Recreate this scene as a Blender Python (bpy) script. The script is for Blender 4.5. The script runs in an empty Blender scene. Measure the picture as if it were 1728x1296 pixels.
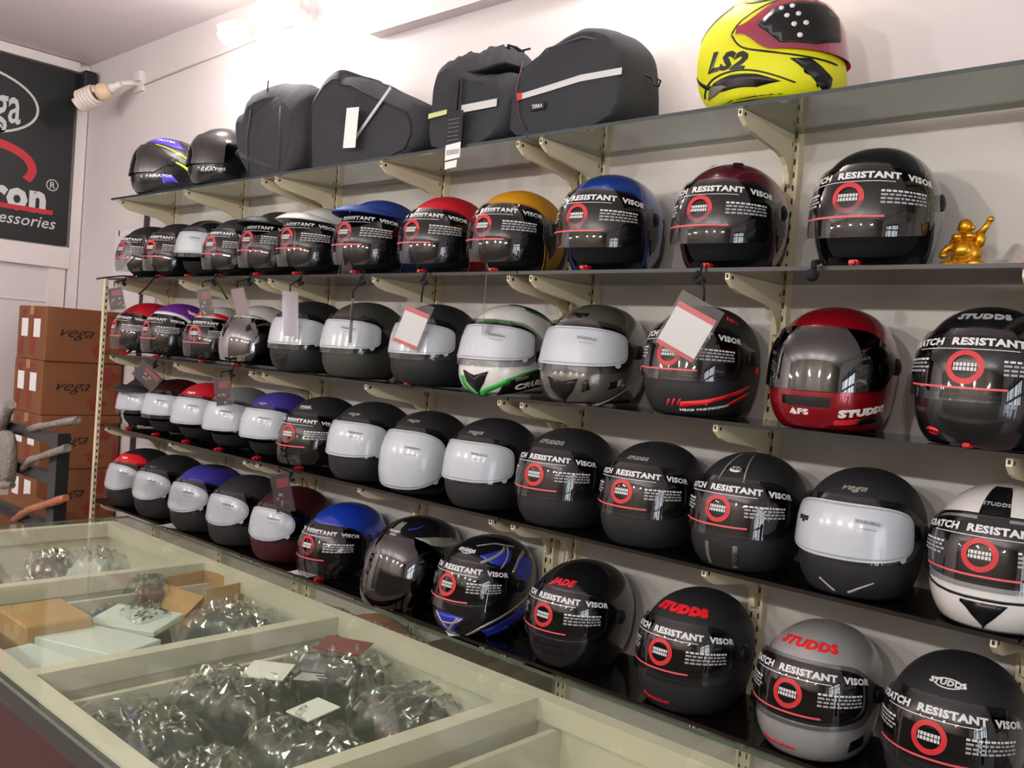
import bpy, bmesh, math, random
from mathutils import Vector, Matrix
random.seed(7)
S = bpy.context.scene
R = math.radians
# ------------------------------------------------------------------ camera
cd = bpy.data.cameras.new('camera'); cam = bpy.data.objects.new('camera', cd)
S.collection.objects.link(cam); S.camera = cam
yaw, pitch, roll = R(42.594), R(-1.461), R(4.214)
fw = Vector((-math.cos(pitch)*math.sin(yaw), math.cos(pitch)*math.cos(yaw), math.sin(pitch)))
rt = Vector((math.cos(yaw), math.sin(yaw), 0)); up = rt.cross(fw)
r2 = rt*math.cos(roll)+up*math.sin(roll); u2 = -rt*math.sin(roll)+up*math.cos(roll)
M = Matrix((r2, u2, -fw)).transposed().to_4x4(); M.translation = Vector((0, -2.1226, 1.5))
cam.matrix_world = M
cd.sensor_width = 36; cd.lens = 36*1540.4/1728; cd.clip_start = .05; cd.clip_end = 50
# ------------------------------------------------------------------ world, exposure
w = bpy.data.worlds.new('world'); S.world = w; w.use_nodes = True
w.node_tree.nodes['Background'].inputs[0].default_value = (.75, .78, .85, 1)
w.node_tree.nodes['Background'].inputs[1].default_value = .35
S.view_settings.view_transform = 'Standard'; S.view_settings.look = 'None'
S.view_settings.gamma = 1; S.view_settings.exposure = .68
try: S.view_settings.use_curve_mapping = False
except Exception: pass

def lin(h):
    if isinstance(h, str):
        c = [int(h[i:i+2], 16)/255 for i in (0, 2, 4)]
        return tuple(x/12.92 if x <= .04045 else ((x+.055)/1.055)**2.4 for x in c)+(1,)
    return tuple(h)+(1,)

# shop lamps and one added fill: warm white bulbs, point light beside each glowing spiral (spirals are built further down)
LAMPS = [(-3.42, -.27, 2.72, 11), (-3.02, -.27, 2.74, 11), (-1.48, -.22, 2.86, 7),
         (-3.0, -3.6, 2.35, 40), (-1.55, -3.6, 2.35, 40), (-.55, -3.6, 2.35, 40), (.7, -3.6, 2.35, 36), (-4.4, -3.6, 2.35, 34)]  # last one added to brighten the ceiling and left wall
for i, (x, y, z, e) in enumerate(LAMPS):
    l = bpy.data.lights.new('bulb_light', 'POINT'); l.energy = e; l.shadow_soft_size = .035
    l.color = (1, .98, .965)
    o = bpy.data.objects.new('bulb_light', l); o.location = (x, y, z); S.collection.objects.link(o)
# daylight through the open shop front on the near (right) side
l = bpy.data.lights.new('shop_front_daylight', 'AREA'); l.shape = 'RECTANGLE'; l.size = 1.9; l.size_y = 1.9
l.energy = 45; l.color = (.86, .93, 1)
o = bpy.data.objects.new('shop_front_daylight', l); o.location = (2.97, -2.3, 1.35); o.rotation_euler = (0, R(90), 0)
S.collection.objects.link(o)

# ------------------------------------------------------------------ materials
MATS = {}
def mat(name, col, rough=.5, metal=0, coat=0, coat_rough=.05, noise=0, nscale=8, alpha=1, emit=None, es=1, bump=0, bscale=200, trans=0, spec=.5, ior=1.45):
    if name in MATS: return MATS[name]
    m = bpy.data.materials.new(name); m.use_nodes = True
    nt = m.node_tree; b = nt.nodes['Principled BSDF']
    c = lin(col); b.inputs['Base Color'].default_value = c
    b.inputs['Roughness'].default_value = rough; b.inputs['Metallic'].default_value = metal
    b.inputs['Coat Weight'].default_value = coat; b.inputs['Coat Roughness'].default_value = coat_rough
    b.inputs['Alpha'].default_value = alpha; b.inputs['Specular IOR Level'].default_value = spec
    b.inputs['Transmission Weight'].default_value = trans; b.inputs['IOR'].default_value = ior
    if emit is not None:
        b.inputs['Emission Color'].default_value = lin(emit); b.inputs['Emission Strength'].default_value = es
    if noise or bump:
        tc = nt.nodes.new('ShaderNodeTexCoord')
    if noise:
        n = nt.nodes.new('ShaderNodeTexNoise'); n.inputs['Scale'].default_value = nscale; n.inputs['Detail'].default_value = 4
        nt.links.new(tc.outputs['Object'], n.inputs['Vector'])
        mx = nt.nodes.new('ShaderNodeMix'); mx.data_type = 'RGBA'
        mx.inputs[6].default_value = tuple(x*(1-noise) for x in c[:3])+(1,)
        mx.inputs[7].default_value = tuple(min(1, x*(1+noise)) for x in c[:3])+(1,)
        nt.links.new(n.outputs['Fac'], mx.inputs[0]); nt.links.new(mx.outputs[2], b.inputs['Base Color'])
    if bump:
        n2 = nt.nodes.new('ShaderNodeTexNoise'); n2.inputs['Scale'].default_value = bscale; n2.inputs['Detail'].default_value = 3
        nt.links.new(tc.outputs['Object'], n2.inputs['Vector'])
        bp = nt.nodes.new('ShaderNodeBump'); bp.inputs['Strength'].default_value = bump; bp.inputs['Distance'].default_value = .01
        nt.links.new(n2.outputs['Fac'], bp.inputs['Height']); nt.links.new(bp.outputs[0], b.inputs['Normal'])
    MATS[name] = m
    return m
def sheet(name, tint, rough=.03, boost=1.0, base=0.0, fog=None, foga=0):
    """thin clear sheet: transparent tint under a fresnel gloss, optional milky film"""
    if name in MATS: return MATS[name]
    m = bpy.data.materials.new(name); m.use_nodes = True; nt = m.node_tree
    for n in list(nt.nodes): nt.nodes.remove(n)
    out = nt.nodes.new('ShaderNodeOutputMaterial'); t = nt.nodes.new('ShaderNodeBsdfTransparent')
    t.inputs[0].default_value = lin(tint); g = nt.nodes.new('ShaderNodeBsdfGlossy'); g.inputs['Roughness'].default_value = rough
    g.inputs[0].default_value = (1, 1, 1, 1)
    f = nt.nodes.new('ShaderNodeFresnel'); f.inputs[0].default_value = 1.5
    ma = nt.nodes.new('ShaderNodeMath'); ma.operation = 'MULTIPLY_ADD'; ma.inputs[1].default_value = boost; ma.inputs[2].default_value = base
    ma.use_clamp = True
    mx = nt.nodes.new('ShaderNodeMixShader')
    nt.links.new(f.outputs[0], ma.inputs[0])
    geo = nt.nodes.new('ShaderNodeNewGeometry'); inv = nt.nodes.new('ShaderNodeMath'); inv.operation = 'SUBTRACT'; inv.inputs[0].default_value = 1
    mul = nt.nodes.new('ShaderNodeMath'); mul.operation = 'MULTIPLY'
    nt.links.new(geo.outputs['Backfacing'], inv.inputs[1]); nt.links.new(inv.outputs[0], mul.inputs[1])
    src = t
    if fog:
        d = nt.nodes.new('ShaderNodeBsdfDiffuse'); d.inputs[0].default_value = lin(fog)
        m2 = nt.nodes.new('ShaderNodeMixShader'); m2.inputs[0].default_value = foga
        nt.links.new(t.outputs[0], m2.inputs[1]); nt.links.new(d.outputs[0], m2.inputs[2]); src = m2
    nt.links.new(ma.outputs[0], mul.inputs[0]); nt.links.new(mul.outputs[0], mx.inputs[0])
    nt.links.new(src.outputs[0], mx.inputs[1]); nt.links.new(g.outputs[0], mx.inputs[2]); nt.links.new(mx.outputs[0], out.inputs[0])
    MATS[name] = m
    return m

WALL = mat('wall_paint', 'cfc7c7', .75, noise=.03, nscale=3, bump=.05, bscale=60)
WALL2 = mat('backing_laminate', 'c2bdb5', .42, noise=.04, nscale=2)
CEIL = mat('ceiling_paint', 'd6cdd0', .85)
TRIMW = mat('white_frame_paint', 'd8cecd', .5)
FLOORM = mat('floor_tile', 'a79c92', .35, noise=.15, nscale=5)
CREAM = mat('cream_powder_coat', 'dccfae', .42, noise=.05, nscale=20)
SLOT = mat('slot_dark', '2a2622', .8)
CREAML = mat('cream_laminate', 'cdc8bb', .4, noise=.09, nscale=7)
CREAMIN = mat('cream_inner_laminate', 'b9b5a6', .5, noise=.14, nscale=6)
BLKGLASS = mat('black_glass', '0b0908', .1, noise=.4, nscale=10, spec=.5)
BLKEDGE = mat('black_glass_edge', '1c1512', .35)
SHELFG = sheet('green_tinted_shelf_glass', '9aaaa3', .04, 1.2, .05, '7b8983', .5)
SHELFE = mat('green_glass_edge', '2f3a3a', .25)
TOPG = sheet('counter_top_glass', 'f4f6f0', .04, .55, 0.0, 'a7b09a', .05)
TOPE = mat('counter_glass_edge', '47564a', .2)
MAROON = mat('maroon_laminate', '34100f', .65, noise=.12, nscale=12)
BLKM = mat('black_metal', '17171a', .4)
CARD = mat('brown_cardboard', '7c4d2d', .8, noise=.12, nscale=9)
CARDD = mat('red_print_on_cardboard', '7e3327', .8, noise=.2, nscale=12)
CARDT = mat('tan_cardboard', 'b48b57', .8, noise=.1, nscale=8)
TAPE = mat('packing_tape', 'a57443', .3)
INK = mat('black_ink', '1b1613', .8)
PAPER = mat('white_paper', 'e6e6e4', .6)
PAPERB = mat('bluish_white_paper', 'd2dadb', .6)
WPRINT = mat('white_print', 'cfcfcf', .5)
GPRINT = mat('grey_fine_print', '9b9b9b', .5)
RPRINT = mat('red_print', 'c1272c', .45)
PPRINT = mat('pale_red_line', 'd2545c', .45)
RED = mat('red_plastic', 'c8141b', .35)
LINER = mat('black_lining_cloth', '0c0c0f', .95, bump=.1, bscale=300)
RUBBER = mat('black_rubber', '0d0d0e', .55)
STRAP = mat('black_webbing', '101014', .8)
CLEARV = sheet('clear_visor', 'c2c4c6', .03, 1.15, .03)
SMOKEV = sheet('smoke_visor', '2b2b2e', .03, 1.6, .06)
MIRROR = sheet('mirror_visor', '1b201e', .03, 2.2, .16)
FILM = mat('white_protective_film', 'b6bbc1', .2, coat=.5)
FILMLINE = mat('film_edge_line', '8b9094', .4)
WARN = mat('film_small_print', '6f7275', .5)
PLASTIC = sheet('clear_plastic_bag', 'd5d9da', .12, 2.2, .10, 'aab4b4', .14)
PLASTICC = sheet('clear_card_sleeve', 'f0f0f0', .08, 1.2, .03, 'b0acac', .05)
GOLD = mat('gold_paint', 'd59a24', .28, metal=.75)
BAGC = mat('hazed_black_nylon', '303136', .85, bump=.3, bscale=260, noise=.15, nscale=6)  # black nylon, lightened to carry the glare haze in its colour
BAGD = mat('black_nylon_trim', '1e1e22', .7, bump=.2, bscale=200)
PIPE = mat('grey_piping', '3c3d42', .6)
REFL = mat('silver_reflective_tape', 'c8c8ca', .35)
REFLY = mat('yellow_reflective_tape', 'c9d08a', .4)
GLOW = mat('lit_tube', 'ffffff', .4, emit='fff1df', es=26)
TUBE = mat('unlit_tube', 'd9cec6', .35)
BULBB = mat('bulb_base', 'd9bfa0', .45)
SIGNK = mat('sign_black', '16181a', .5, noise=.1, nscale=3)
SIGNW = mat('sign_grey_white', 'bfc1c1', .5)
SIGNR = mat('sign_red', 'b51f2a', .5)
LIME = mat('lime_print', 'c6d83a', .4)

# ------------------------------------------------------------------ object helpers
COL = S.collection
def link(o, parent=None):
    COL.objects.link(o)
    if parent: o.parent = parent
    return o
def tag(o, label=None, cat=None, group=None, kind=None):
    if label: o['label'] = label
    if cat: o['category'] = cat
    if group: o['group'] = group
    if kind: o['kind'] = kind
    return o
def empty(name, loc=(0, 0, 0), rz=0, **k):
    o = bpy.data.objects.new(name, None); o.location = loc; o.rotation_euler = (0, 0, rz); o.empty_display_size = .05
    link(o); tag(o, **k); return o
def mesh(name, bm, mats, smooth=False):
    if not isinstance(mats, (list, tuple)): mats = [mats]
    me = bpy.data.meshes.new(name)
    if smooth:
        for f in bm.faces: f.smooth = True
    bm.to_mesh(me); bm.free()
    for m in mats: me.materials.append(m)
    return me
def obj(name, bm, mats, parent=None, smooth=False, **k):
    o = bpy.data.objects.new(name, bm if isinstance(bm, bpy.types.Mesh) else mesh(name, bm, mats, smooth))
    link(o, parent); tag(o, **k); return o
def box(bm, a, b, mi=0, mtx=None):
    v = [bm.verts.new((x, y, z)) for z in (a[2], b[2]) for y in (a[1], b[1]) for x in (a[0], b[0])]
    fs = [bm.faces.new([v[i] for i in q]) for q in ((0, 2, 3, 1), (4, 5, 7, 6), (0, 1, 5, 4), (2, 6, 7, 3), (0, 4, 6, 2), (1, 3, 7, 5))]
    for f in fs: f.material_index = mi
    if mtx is not None: bmesh.ops.transform(bm, matrix=mtx, verts=v)
    return fs
def bevelled(a, b, r=.004, seg=2):
    bm = bmesh.new(); box(bm, a, b)
    bmesh.ops.bevel(bm, geom=bm.edges[:], offset=r, segments=seg, affect='EDGES', profile=.5)
    return bm
def tube(bm, pts, r, seg=8, mi=0, closed=False, caps=True, rs=None):
    pts = [Vector(p) for p in pts]; n = len(pts); rings = []
    prev = None
    for i, p in enumerate(pts):
        if closed: t = pts[(i+1) % n]-pts[i-1]
        else: t = pts[min(i+1, n-1)]-pts[max(i-1, 0)]
        if t.length < 1e-9: t = Vector((0, 0, 1))
        t.normalize()
        if prev is None: a = t.orthogonal().normalized()
        else:
            a = prev-t*prev.dot(t)
            a = a.normalized() if a.length > 1e-6 else t.orthogonal().normalized()
        prev = a; b = t.cross(a); rr = rs[i] if rs else r
        rings.append([bm.verts.new(p+(a*math.cos(2*math.pi*k/seg)+b*math.sin(2*math.pi*k/seg))*rr) for k in range(seg)])
    m = n if closed else n-1
    for i in range(m):
        A, B = rings[i], rings[(i+1) % n]
        for k in range(seg):
            f = bm.faces.new((A[k], A[(k+1) % seg], B[(k+1) % seg], B[k])); f.material_index = mi; f.smooth = True
    if caps and not closed:
        bm.faces.new(rings[0][::-1]).material_index = mi; bm.faces.new(rings[-1]).material_index = mi
def lathe(bm, prof, seg=20, mi=0, mtx=None):
    vs = []; rings = []
    for r, z in prof:
        ring = [bm.verts.new((r*math.cos(2*math.pi*k/seg), r*math.sin(2*math.pi*k/seg), z)) for k in range(seg)]
        rings.append(ring); vs += ring
    for A, B in zip(rings, rings[1:]):
        for k in range(seg):
            f = bm.faces.new((A[k], A[(k+1) % seg], B[(k+1) % seg], B[k])); f.material_index = mi; f.smooth = True
    bm.faces.new(rings[0][::-1]).material_index = mi; bm.faces.new(rings[-1]).material_index = mi
    if mtx is not None: bmesh.ops.transform(bm, matrix=mtx, verts=vs)
def prism(bm, pts, axis, a, b, mi=0):
    """extrude a 2-D outline along an axis (0 x, 1 y, 2 z) from a to b"""
    def P(u, v, t): return {0: (t, u, v), 1: (u, t, v), 2: (u, v, t)}[axis]
    A = [bm.verts.new(P(u, v, a)) for u, v in pts]; B = [bm.verts.new(P(u, v, b)) for u, v in pts]; n = len(pts)
    fs = [bm.faces.new(A[::-1]), bm.faces.new(B)]+[bm.faces.new((A[i], A[(i+1) % n], B[(i+1) % n], B[i])) for i in range(n)]
    for f in fs: f.material_index = mi
    bmesh.ops.recalc_face_normals(bm, faces=fs)
    return fs
TXT = {}
def text_polys(s, size=1, bold=0, shear=0, sx=1, align='CENTER'):
    key = (s, bold, shear, sx, align)
    if key not in TXT:
        cu = bpy.data.curves.new('t', 'FONT'); cu.body = s; cu.size = 1; cu.offset = bold; cu.shear = shear
        cu.align_x = align; cu.align_y = 'CENTER'; cu.resolution_u = 2; cu.space_character = 1+bold*1.5
        o = bpy.data.objects.new('t', cu); COL.objects.link(o)
        dg = bpy.context.evaluated_depsgraph_get(); dg.update()
        me = o.evaluated_get(dg).to_mesh()
        TXT[key] = ([(v.co.x*sx, v.co.y) for v in me.vertices], [tuple(p.vertices) for p in me.polygons])
        o.evaluated_get(dg).to_mesh_clear(); bpy.data.objects.remove(o); bpy.data.curves.remove(cu)
    vs, fs = TXT[key]
    return [(x*size, y*size) for x, y in vs], fs
def flat_text(bm, s, size, f, mi=0, **k):
    vs, fs = text_polys(s, size, **k)
    V = [bm.verts.new(f(x, y)) for x, y in vs]
    for q in fs:
        try: bm.faces.new([V[i] for i in q]).material_index = mi
        except ValueError: pass

# ------------------------------------------------------------------ setting
X0, X1, YB, ZC = -5.36, 3.0, -4.3, 2.98
def struct(name, bm, m, **k):
    return obj(name, bm, m, kind='structure', **k)
bm = bmesh.new(); box(bm, (X0-.1, 0, 0), (X1+.1, .1, ZC+.1)); struct('wall_back', bm, WALL)
bm = bmesh.new(); box(bm, (X0-.1, YB-.1, 0), (X0, 0, ZC+.1)); struct('wall_left', bm, WALL)
bm = bmesh.new(); box(bm, (X0-.1, YB-.1, 0), (X1+.1, YB, ZC+.1)); struct('wall_front', bm, mat('brown_shop_wall', '8a8178', .7, noise=.3, nscale=2))
bm = bmesh.new(); box(bm, (X1, YB, 2.45), (X1+.1, 0, ZC+.1)); box(bm, (X1, -1.2, 0), (X1+.1, 0, 2.45)); box(bm, (X1, YB, 0), (X1+.1, -3.4, 2.45)); struct('wall_right', bm, WALL)
bm = bmesh.new(); box(bm, (X0-.1, YB-.1, -.1), (X1+.1, .1, 0)); struct('floor', bm, FLOORM)
bm = bmesh.new(); box(bm, (X0-.1, YB-.1, ZC), (X1+.1, .1, ZC+.1)); struct('ceiling', bm, CEIL)
# laminate backing behind the shelves
bm = bmesh.new()
for a, b in ((-4.24, -2.96), (-2.956, -1.684), (-1.68, -.406), (-.402, .9)):
    box(bm, (a, -.008, .08), (b, -.0005, 2.13))
struct('trim_1', bm, WALL2)
bm = bmesh.new(); box(bm, (-2.74, -.055, 2.655), (-.2, -.0005, 2.975)); struct('trim_2', bm, TRIMW)
# white frame round the sign on the far left wall
bm = bmesh.new()
box(bm, (X0+.0005, -.062, .02), (X0+.03, -.005, 2.96))
box(bm, (X0+.0005, -1.6, 2.925), (X0+.035, -.062, 2.975))
box(bm, (X0+.0005, -1.6, 1.83), (X0+.04, -.062, 1.945))
box(bm, (X0+.0005, -.16, .02), (X0+.02, -.07, 1.83))
struct('trim_3', bm, TRIMW)
bm = bmesh.new(); box(bm, (X0+.0005, -1.6, 1.635), (X0+.008, -.161, 1.642)); struct('trim_4', bm, CEIL)
bm = bmesh.new(); box(bm, (-4.82, -.014, 2.0), (-4.81, -.0005, 2.03)); box(bm, (-4.52, -.022, .9), (-4.50, -.0005, 2.22)); struct('trim_5', bm, mat('dark_conduit', '3a3638', .6))

bm = bmesh.new()  # unseen bars and panels added to break up the shop front's reflection
for y in (-3.32, -3.0, -2.83, -2.4, -2.22, -2.16, -1.75, -1.5, -1.28): box(bm, (2.88, y-.025, .0), (2.93, y+.025, 2.45))
for z in (.55, 1.2, 1.95, 2.3): box(bm, (2.89, -3.38, z-.03), (2.92, -1.22, z+.03))
box(bm, (2.89, -3.0, 0), (2.92, -2.6, .9)); box(bm, (2.89, -1.9, .2), (2.92, -1.5, 1.3))
struct('reflection_bars', bm, mat('dark_reflection_bars', '2b2d25', .5))
# sign
sign = empty('wall_sign', (X0+.04, -.8, 2.44), label='large black sign with white and red lettering on the far left wall', cat='sign')
def SP(x, y, d=.0): return (d, x+.8, y-2.44)      # sign face coordinates: x = world y, y = world z
bm = bmesh.new(); box(bm, (-.03, -.75, -.485), (.0, .72, .475)); obj('board', bm, SIGNK, sign)
def ring_uv(bm, cx, cy, rx, ry, th, f, a0=0, a1=360, mi=0, n=48, taper=False):
    prev = None
    for i in range(n+1):
        t = R(a0+(a1-a0)*i/n); k = th*(1-.65*(i/n)) if taper else th
        A = bm.verts.new(f(cx+rx*math.cos(t), cy+ry*math.sin(t))); B = bm.verts.new(f(cx+(rx-k)*math.cos(t), cy+(ry-k)*math.sin(t)))
        if prev: bm.faces.new((prev[0], A, B, prev[1])).material_index = mi
        prev = (A, B)
bm = bmesh.new(); ring_uv(bm, -.60, 2.655, .335, .175, .013, lambda x, y: SP(x, y, .002))
flat_text(bm, 'vega', .27, lambda x, y: SP(x-.355, y*1.05+2.65, .002), bold=.012, sx=.56, align='RIGHT')
flat_text(bm, 'AUTO', .055, lambda x, y: SP(x-.44, y+2.525, .002), bold=.03, align='RIGHT')
obj('oval_logo', bm, SIGNW, sign)
bm = bmesh.new(); ring_uv(bm, -.50, 2.335, .24, .135, .045, lambda x, y: SP(x, y, .002), 150, -30, taper=False)
obj('red_arc', bm, SIGNR, sign)
bm = bmesh.new()
flat_text(bm, 'ron', .215, lambda x, y: SP(x-.20, y*1.0+2.185, .002), bold=.045, sx=.86, align='RIGHT')
obj('lettering', bm, SIGNW, sign)
bm = bmesh.new(); ring_uv(bm, -.175, 2.275, .032, .032, .005, lambda x, y: SP(x, y, .002), n=24)
flat_text(bm, 'R', .05, lambda x, y: SP(x-.175, y+2.273, .002), bold=.01); obj('registered_mark', bm, SIGNW, sign)
bm = bmesh.new(); box(bm, SP(-1.3, 2.112, 0), SP(-.165, 2.137, .003)); obj('red_bar', bm, SIGNR, sign)
bm = bmesh.new(); flat_text(bm, 'helmets & accessories', .088, lambda x, y: SP(x-.15, y+2.062, .002), shear=.25, bold=.006, align='RIGHT'); obj('caption', bm, SIGNW, sign)

bm = bmesh.new(); box(bm, (-4.86, -.012, 1.62), (-4.37, -.0006, 2.03)); obj('wall_board', bm, mat('white_board', 'd9d4d6', .4), label='white sheet of board fixed to the wall left of the shelves', cat='board')
# small black speaker in the corner
bm = bevelled((-5.33, -.085, 2.735), (-5.2, -.015, 2.915), .012)
obj('corner_speaker', bm, BLKM, label='small black speaker box in the corner below the ceiling', cat='speaker')

# spiral lamps
def spiral(name, base, d, length, turns, r, lit, label, group=None, tr=.0075, k=1.0):
    """compact fluorescent spiral: wall bracket, holder, ballast, tube"""
    d = Vector(d).normalized(); q = d.to_track_quat('Z', 'Y').to_matrix().to_4x4(); q.translation = Vector(base)
    t = empty(name, base, label=label, cat='light bulb', group=group)
    inv = Matrix.Translation(-Vector(base))
    q = q @ Matrix.Diagonal((k, k, k, 1))
    def fin(bm): bmesh.ops.transform(bm, matrix=inv @ q, verts=bm.verts); return bm
    bm = bmesh.new(); lathe(bm, [(.011, 0), (.013, .004), (.013, .03), (.018, .034), (.018, .05)], 16); obj('lamp_holder', fin(bm), TRIMW, t)
    bm = bmesh.new(); lathe(bm, [(.014, .05), (.024, .056), (.031, .07), (.034, .085), (.030, .1), (.02, .104)], 20); obj('bulb_base', fin(bm), BULBB, t)
    bm = bmesh.new(); pts = []
    n = turns*18
    for hand in (0, math.pi):
        pts = [Vector((math.cos(hand+i/18*2*math.pi)*r*(1 if i > 6 else .55+.45*i/6), math.sin(hand+i/18*2*math.pi)*r*(1 if i > 6 else .55+.45*i/6), .106+length*i/n)) for i in range(n+1)]
        tube(bm, pts, tr, 7)
    obj('spiral_tube', fin(bm), GLOW if lit else TUBE, t)
    return t
def conduit(bm, pts, r=.008): tube(bm, pts, r, 6)
spiral('spiral_bulb', (-4.70, -.10, 2.755), (-.86, -.46, -.36), .085, 3, .034, False, 'unlit white spiral bulb slanting from the wall in the far corner', tr=.0085, k=1.35)
bm = bmesh.new(); tube(bm, [(-4.70, -.0006, 2.78), (-4.70, -.05, 2.775), (-4.70, -.10, 2.755)], .014, 8); box(bm, (-4.75, -.014, 2.74), (-4.65, -.0006, 2.82)); box(bm, (-4.72, -.03, 2.79), (-4.66, -.0006, 2.84)); obj('lamp_bracket', bm, TRIMW, label='white wall bracket holding the unlit spiral bulb', cat='bracket')
spiral('spiral_bulb', (-3.33, -.12, 2.80), (-.55, -.6, -.35), .09, 3, .034, True, 'glowing white spiral bulb, left one of the pair above the saddlebags')
spiral('spiral_bulb', (-3.10, -.12, 2.82), (.45, -.7, -.35), .09, 3, .034, True, 'glowing white spiral bulb, right one of the pair above the saddlebags')
bm = bmesh.new(); box(bm, (-3.26, -.05, 2.79), (-3.17, -.0006, 2.87)); conduit(bm, [(-3.26, -.04, 2.83), (-3.33, -.12, 2.80)], .012); conduit(bm, [(-3.17, -.04, 2.83), (-3.10, -.12, 2.82)], .012)
conduit(bm, [(-3.2, -.03, 2.87), (-3.19, -.10, 2.90), (-3.16, -.06, 2.86)], .003)
obj('lamp_bracket', bm, TRIMW, label='white wall bracket carrying the two glowing spiral bulbs', cat='bracket')
bm = bmesh.new(); conduit(bm, [(-4.65, -.006, 2.77), (-3.26, -.006, 2.82)], .004); obj('wall_cable', bm, TRIMW, label='thin white cable along the wall between the spiral bulbs', cat='cable')
spiral('spiral_bulb', (-1.5, -.14, 2.93), (-.2, -.8, -.2), .09, 3, .034, True, 'glowing spiral bulb on the wall above the long wedge bag')
k = 0
for x in (-4.4, -3.0, -1.55, -.55, .7):  # leftmost spiral belongs to the added fill lamp
    spiral('spiral_bulb', (x, YB+.05, 2.42), (0, 1, -.1), .09, 3, .034, True, 'glowing spiral bulb on the wall opposite the shelves, leftmost one added as fill', group='bulbs on the wall opposite the shelves')

# ------------------------------------------------------------------ shelving
UP = [-4.190, -3.579, -3.001, -2.914, -2.313, -1.724, -1.641, -1.050, -.448, -.362, .24]
ZS = [2.1005, 1.7337, 1.3914, 1.0610, .7084]          # underside of each shelf
ORD = ['first', 'second', 'third', 'fourth', 'fifth', 'sixth', 'seventh', 'eighth', 'ninth', 'tenth', 'eleventh']
SHN = ['top shelf', 'second shelf', 'middle shelf', 'fourth shelf', 'lowest shelf']
def upright_mesh():
    bm = bmesh.new()
    for s in (-1, 1): box(bm, (s*.0155-.0035, -.033, .1), (s*.0155+.0035, -.0085, 2.16))
    box(bm, (-.012, -.029, .1), (.012, -.0085, 2.16))
    z = .14
    while z < 2.14:
        for s in (-1, 1): box(bm, (s*.0095-.0017, -.0335, z), (s*.0095+.0017, -.0295, z+.013), 1)
        z += .032
    # slots punched in the side cheeks
    z = .14
    return mesh('upright', bm, [CREAM, SLOT])
um = upright_mesh()
for i, x in enumerate(UP):
    o = obj('shelf_upright', um, None, label='cream slotted wall upright behind the helmets, %s from the left' % ORD[i], cat='upright', group='slotted wall uprights'); o.location = (x, 0, 0)
def bracket_mesh():
    bm = bmesh.new()
    top = [(-.294, 0), (-.034, 0), (-.034, -.128)]
    arc = [(-.047, -.122), (-.052, -.100), (-.064, -.080), (-.085, -.064), (-.115, -.056), (-.245, -.040), (-.270, -.032), (-.294, -.016)]
    prism(bm, top+arc, 0, -.0055, .0055)
    box(bm, (-.0025, -.2946, -.012), (.0025, -.292, -.004), 1)
    for s in (-1, 1): box(bm, (s*.0057-.0003, -.284, -.014), (s*.0057+.0003, -.276, -.006), 1)
    for s in (-1, 1): box(bm, (s*.0057-.0003, -.046, -.03), (s*.0057+.0003, -.042, -.02), 1)
    return mesh('shelf_bracket', bm, [CREAM, SLOT])
bmz = bracket_mesh()
for s, z in enumerate(ZS):
    for i, x in enumerate(UP):
        o = obj('shelf_bracket', bmz, None, label='cream bracket under the %s, on the %s upright from the left' % (SHN[s], ORD[i]), cat='bracket', group='cream shelf brackets')
        o.location = (x, -.0, z-.0005)
MODS = [(-4.255, -2.96), (-2.956, -1.684), (-1.68, -.406), (-.402, .86)]
for s, z in enumerate(ZS):
    for j, (a, b) in enumerate(MODS):
        bm = bmesh.new(); box(bm, (a, -.305, z), (b, -.034, z+.009))
        bm.faces.ensure_lookup_table()
        for f in bm.faces:
            if abs(f.calc_center_median().y+.305) < 1e-4 or abs(f.calc_center_median().x-a) < 1e-4: f.material_index = 1
        nm = ['leftmost', 'second', 'third', 'rightmost'][j]
        obj('shelf_board', bm, [SHELFG, SHELFE] if s == 0 else [BLKGLASS, BLKEDGE],
            label=('%s grey-green glass board of the top shelf' % nm) if s == 0 else ('%s black glass board of the %s' % (nm, SHN[s])), cat='shelf', group='glass shelf boards')
bm = bmesh.new(); box(bm, (-4.235, -.325, .02), (-4.215, -.309, 1.735))
z = .1
while z < 1.7: box(bm, (-4.214, -.320, z), (-4.2135, -.314, z+.014), 1); z += .03
obj('shelf_post', bm, [CREAM, SLOT], label='slim cream post standing at the front left corner of the shelves', cat='post')
ST = [z+.0095 for z in ZS]                              # top surfaces

# ------------------------------------------------------------------ helmets
CX = dict(a=.117, bf=.150, bb=.152, zt=.125, zl=.150, zc=.128, chin=.016, bot=0.0)
CX0 = dict(CX)
def rad(az, el, P):
    sx, sy, sz = math.sin(az)*math.cos(el), math.cos(az)*math.cos(el), math.sin(el)
    b = P['bf'] if sy > 0 else P['bb']
    m = 2.25
    h = (abs(sx/P['a'])**m+abs(sy/b)**m)**(1/m)
    c = P['zt'] if sz > 0 else P['zl']; n = 2.15 if sz > 0 else 3.2
    # blend of exponents around the equator
    r = (h**n+abs(sz/c)**n)**(-1/n) if h > 1e-9 else c
    if sy > 0:
        e = math.degrees(el); k = math.exp(-((e+34)/24)**2)*(sy**2)
        r += P['chin']*k
    return r
def HS(az, el, off=0, P=CX):
    r = rad(az, el, P)
    if sz_neg(el):
        # tuck the nape in towards the neck
        back = max(0, -math.cos(az)); r -= .022*back*min(1, (-el/R(45)))**2
    d = Vector((math.sin(az)*math.cos(el), -math.cos(az)*math.cos(el), math.sin(el)))
    return d*(r+off)+Vector((0, 0, P['zc']))
def sz_neg(el): return el < 0
def HD(a, e, off=0, P=CX): return HS(R(a), R(e), off, P)
def HG(a, e, off=0): return HS(R(a), R(e if e > -15 else -15+(e+15)*.70), off)   # graphics: elevations squeezed onto the chin
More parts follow.
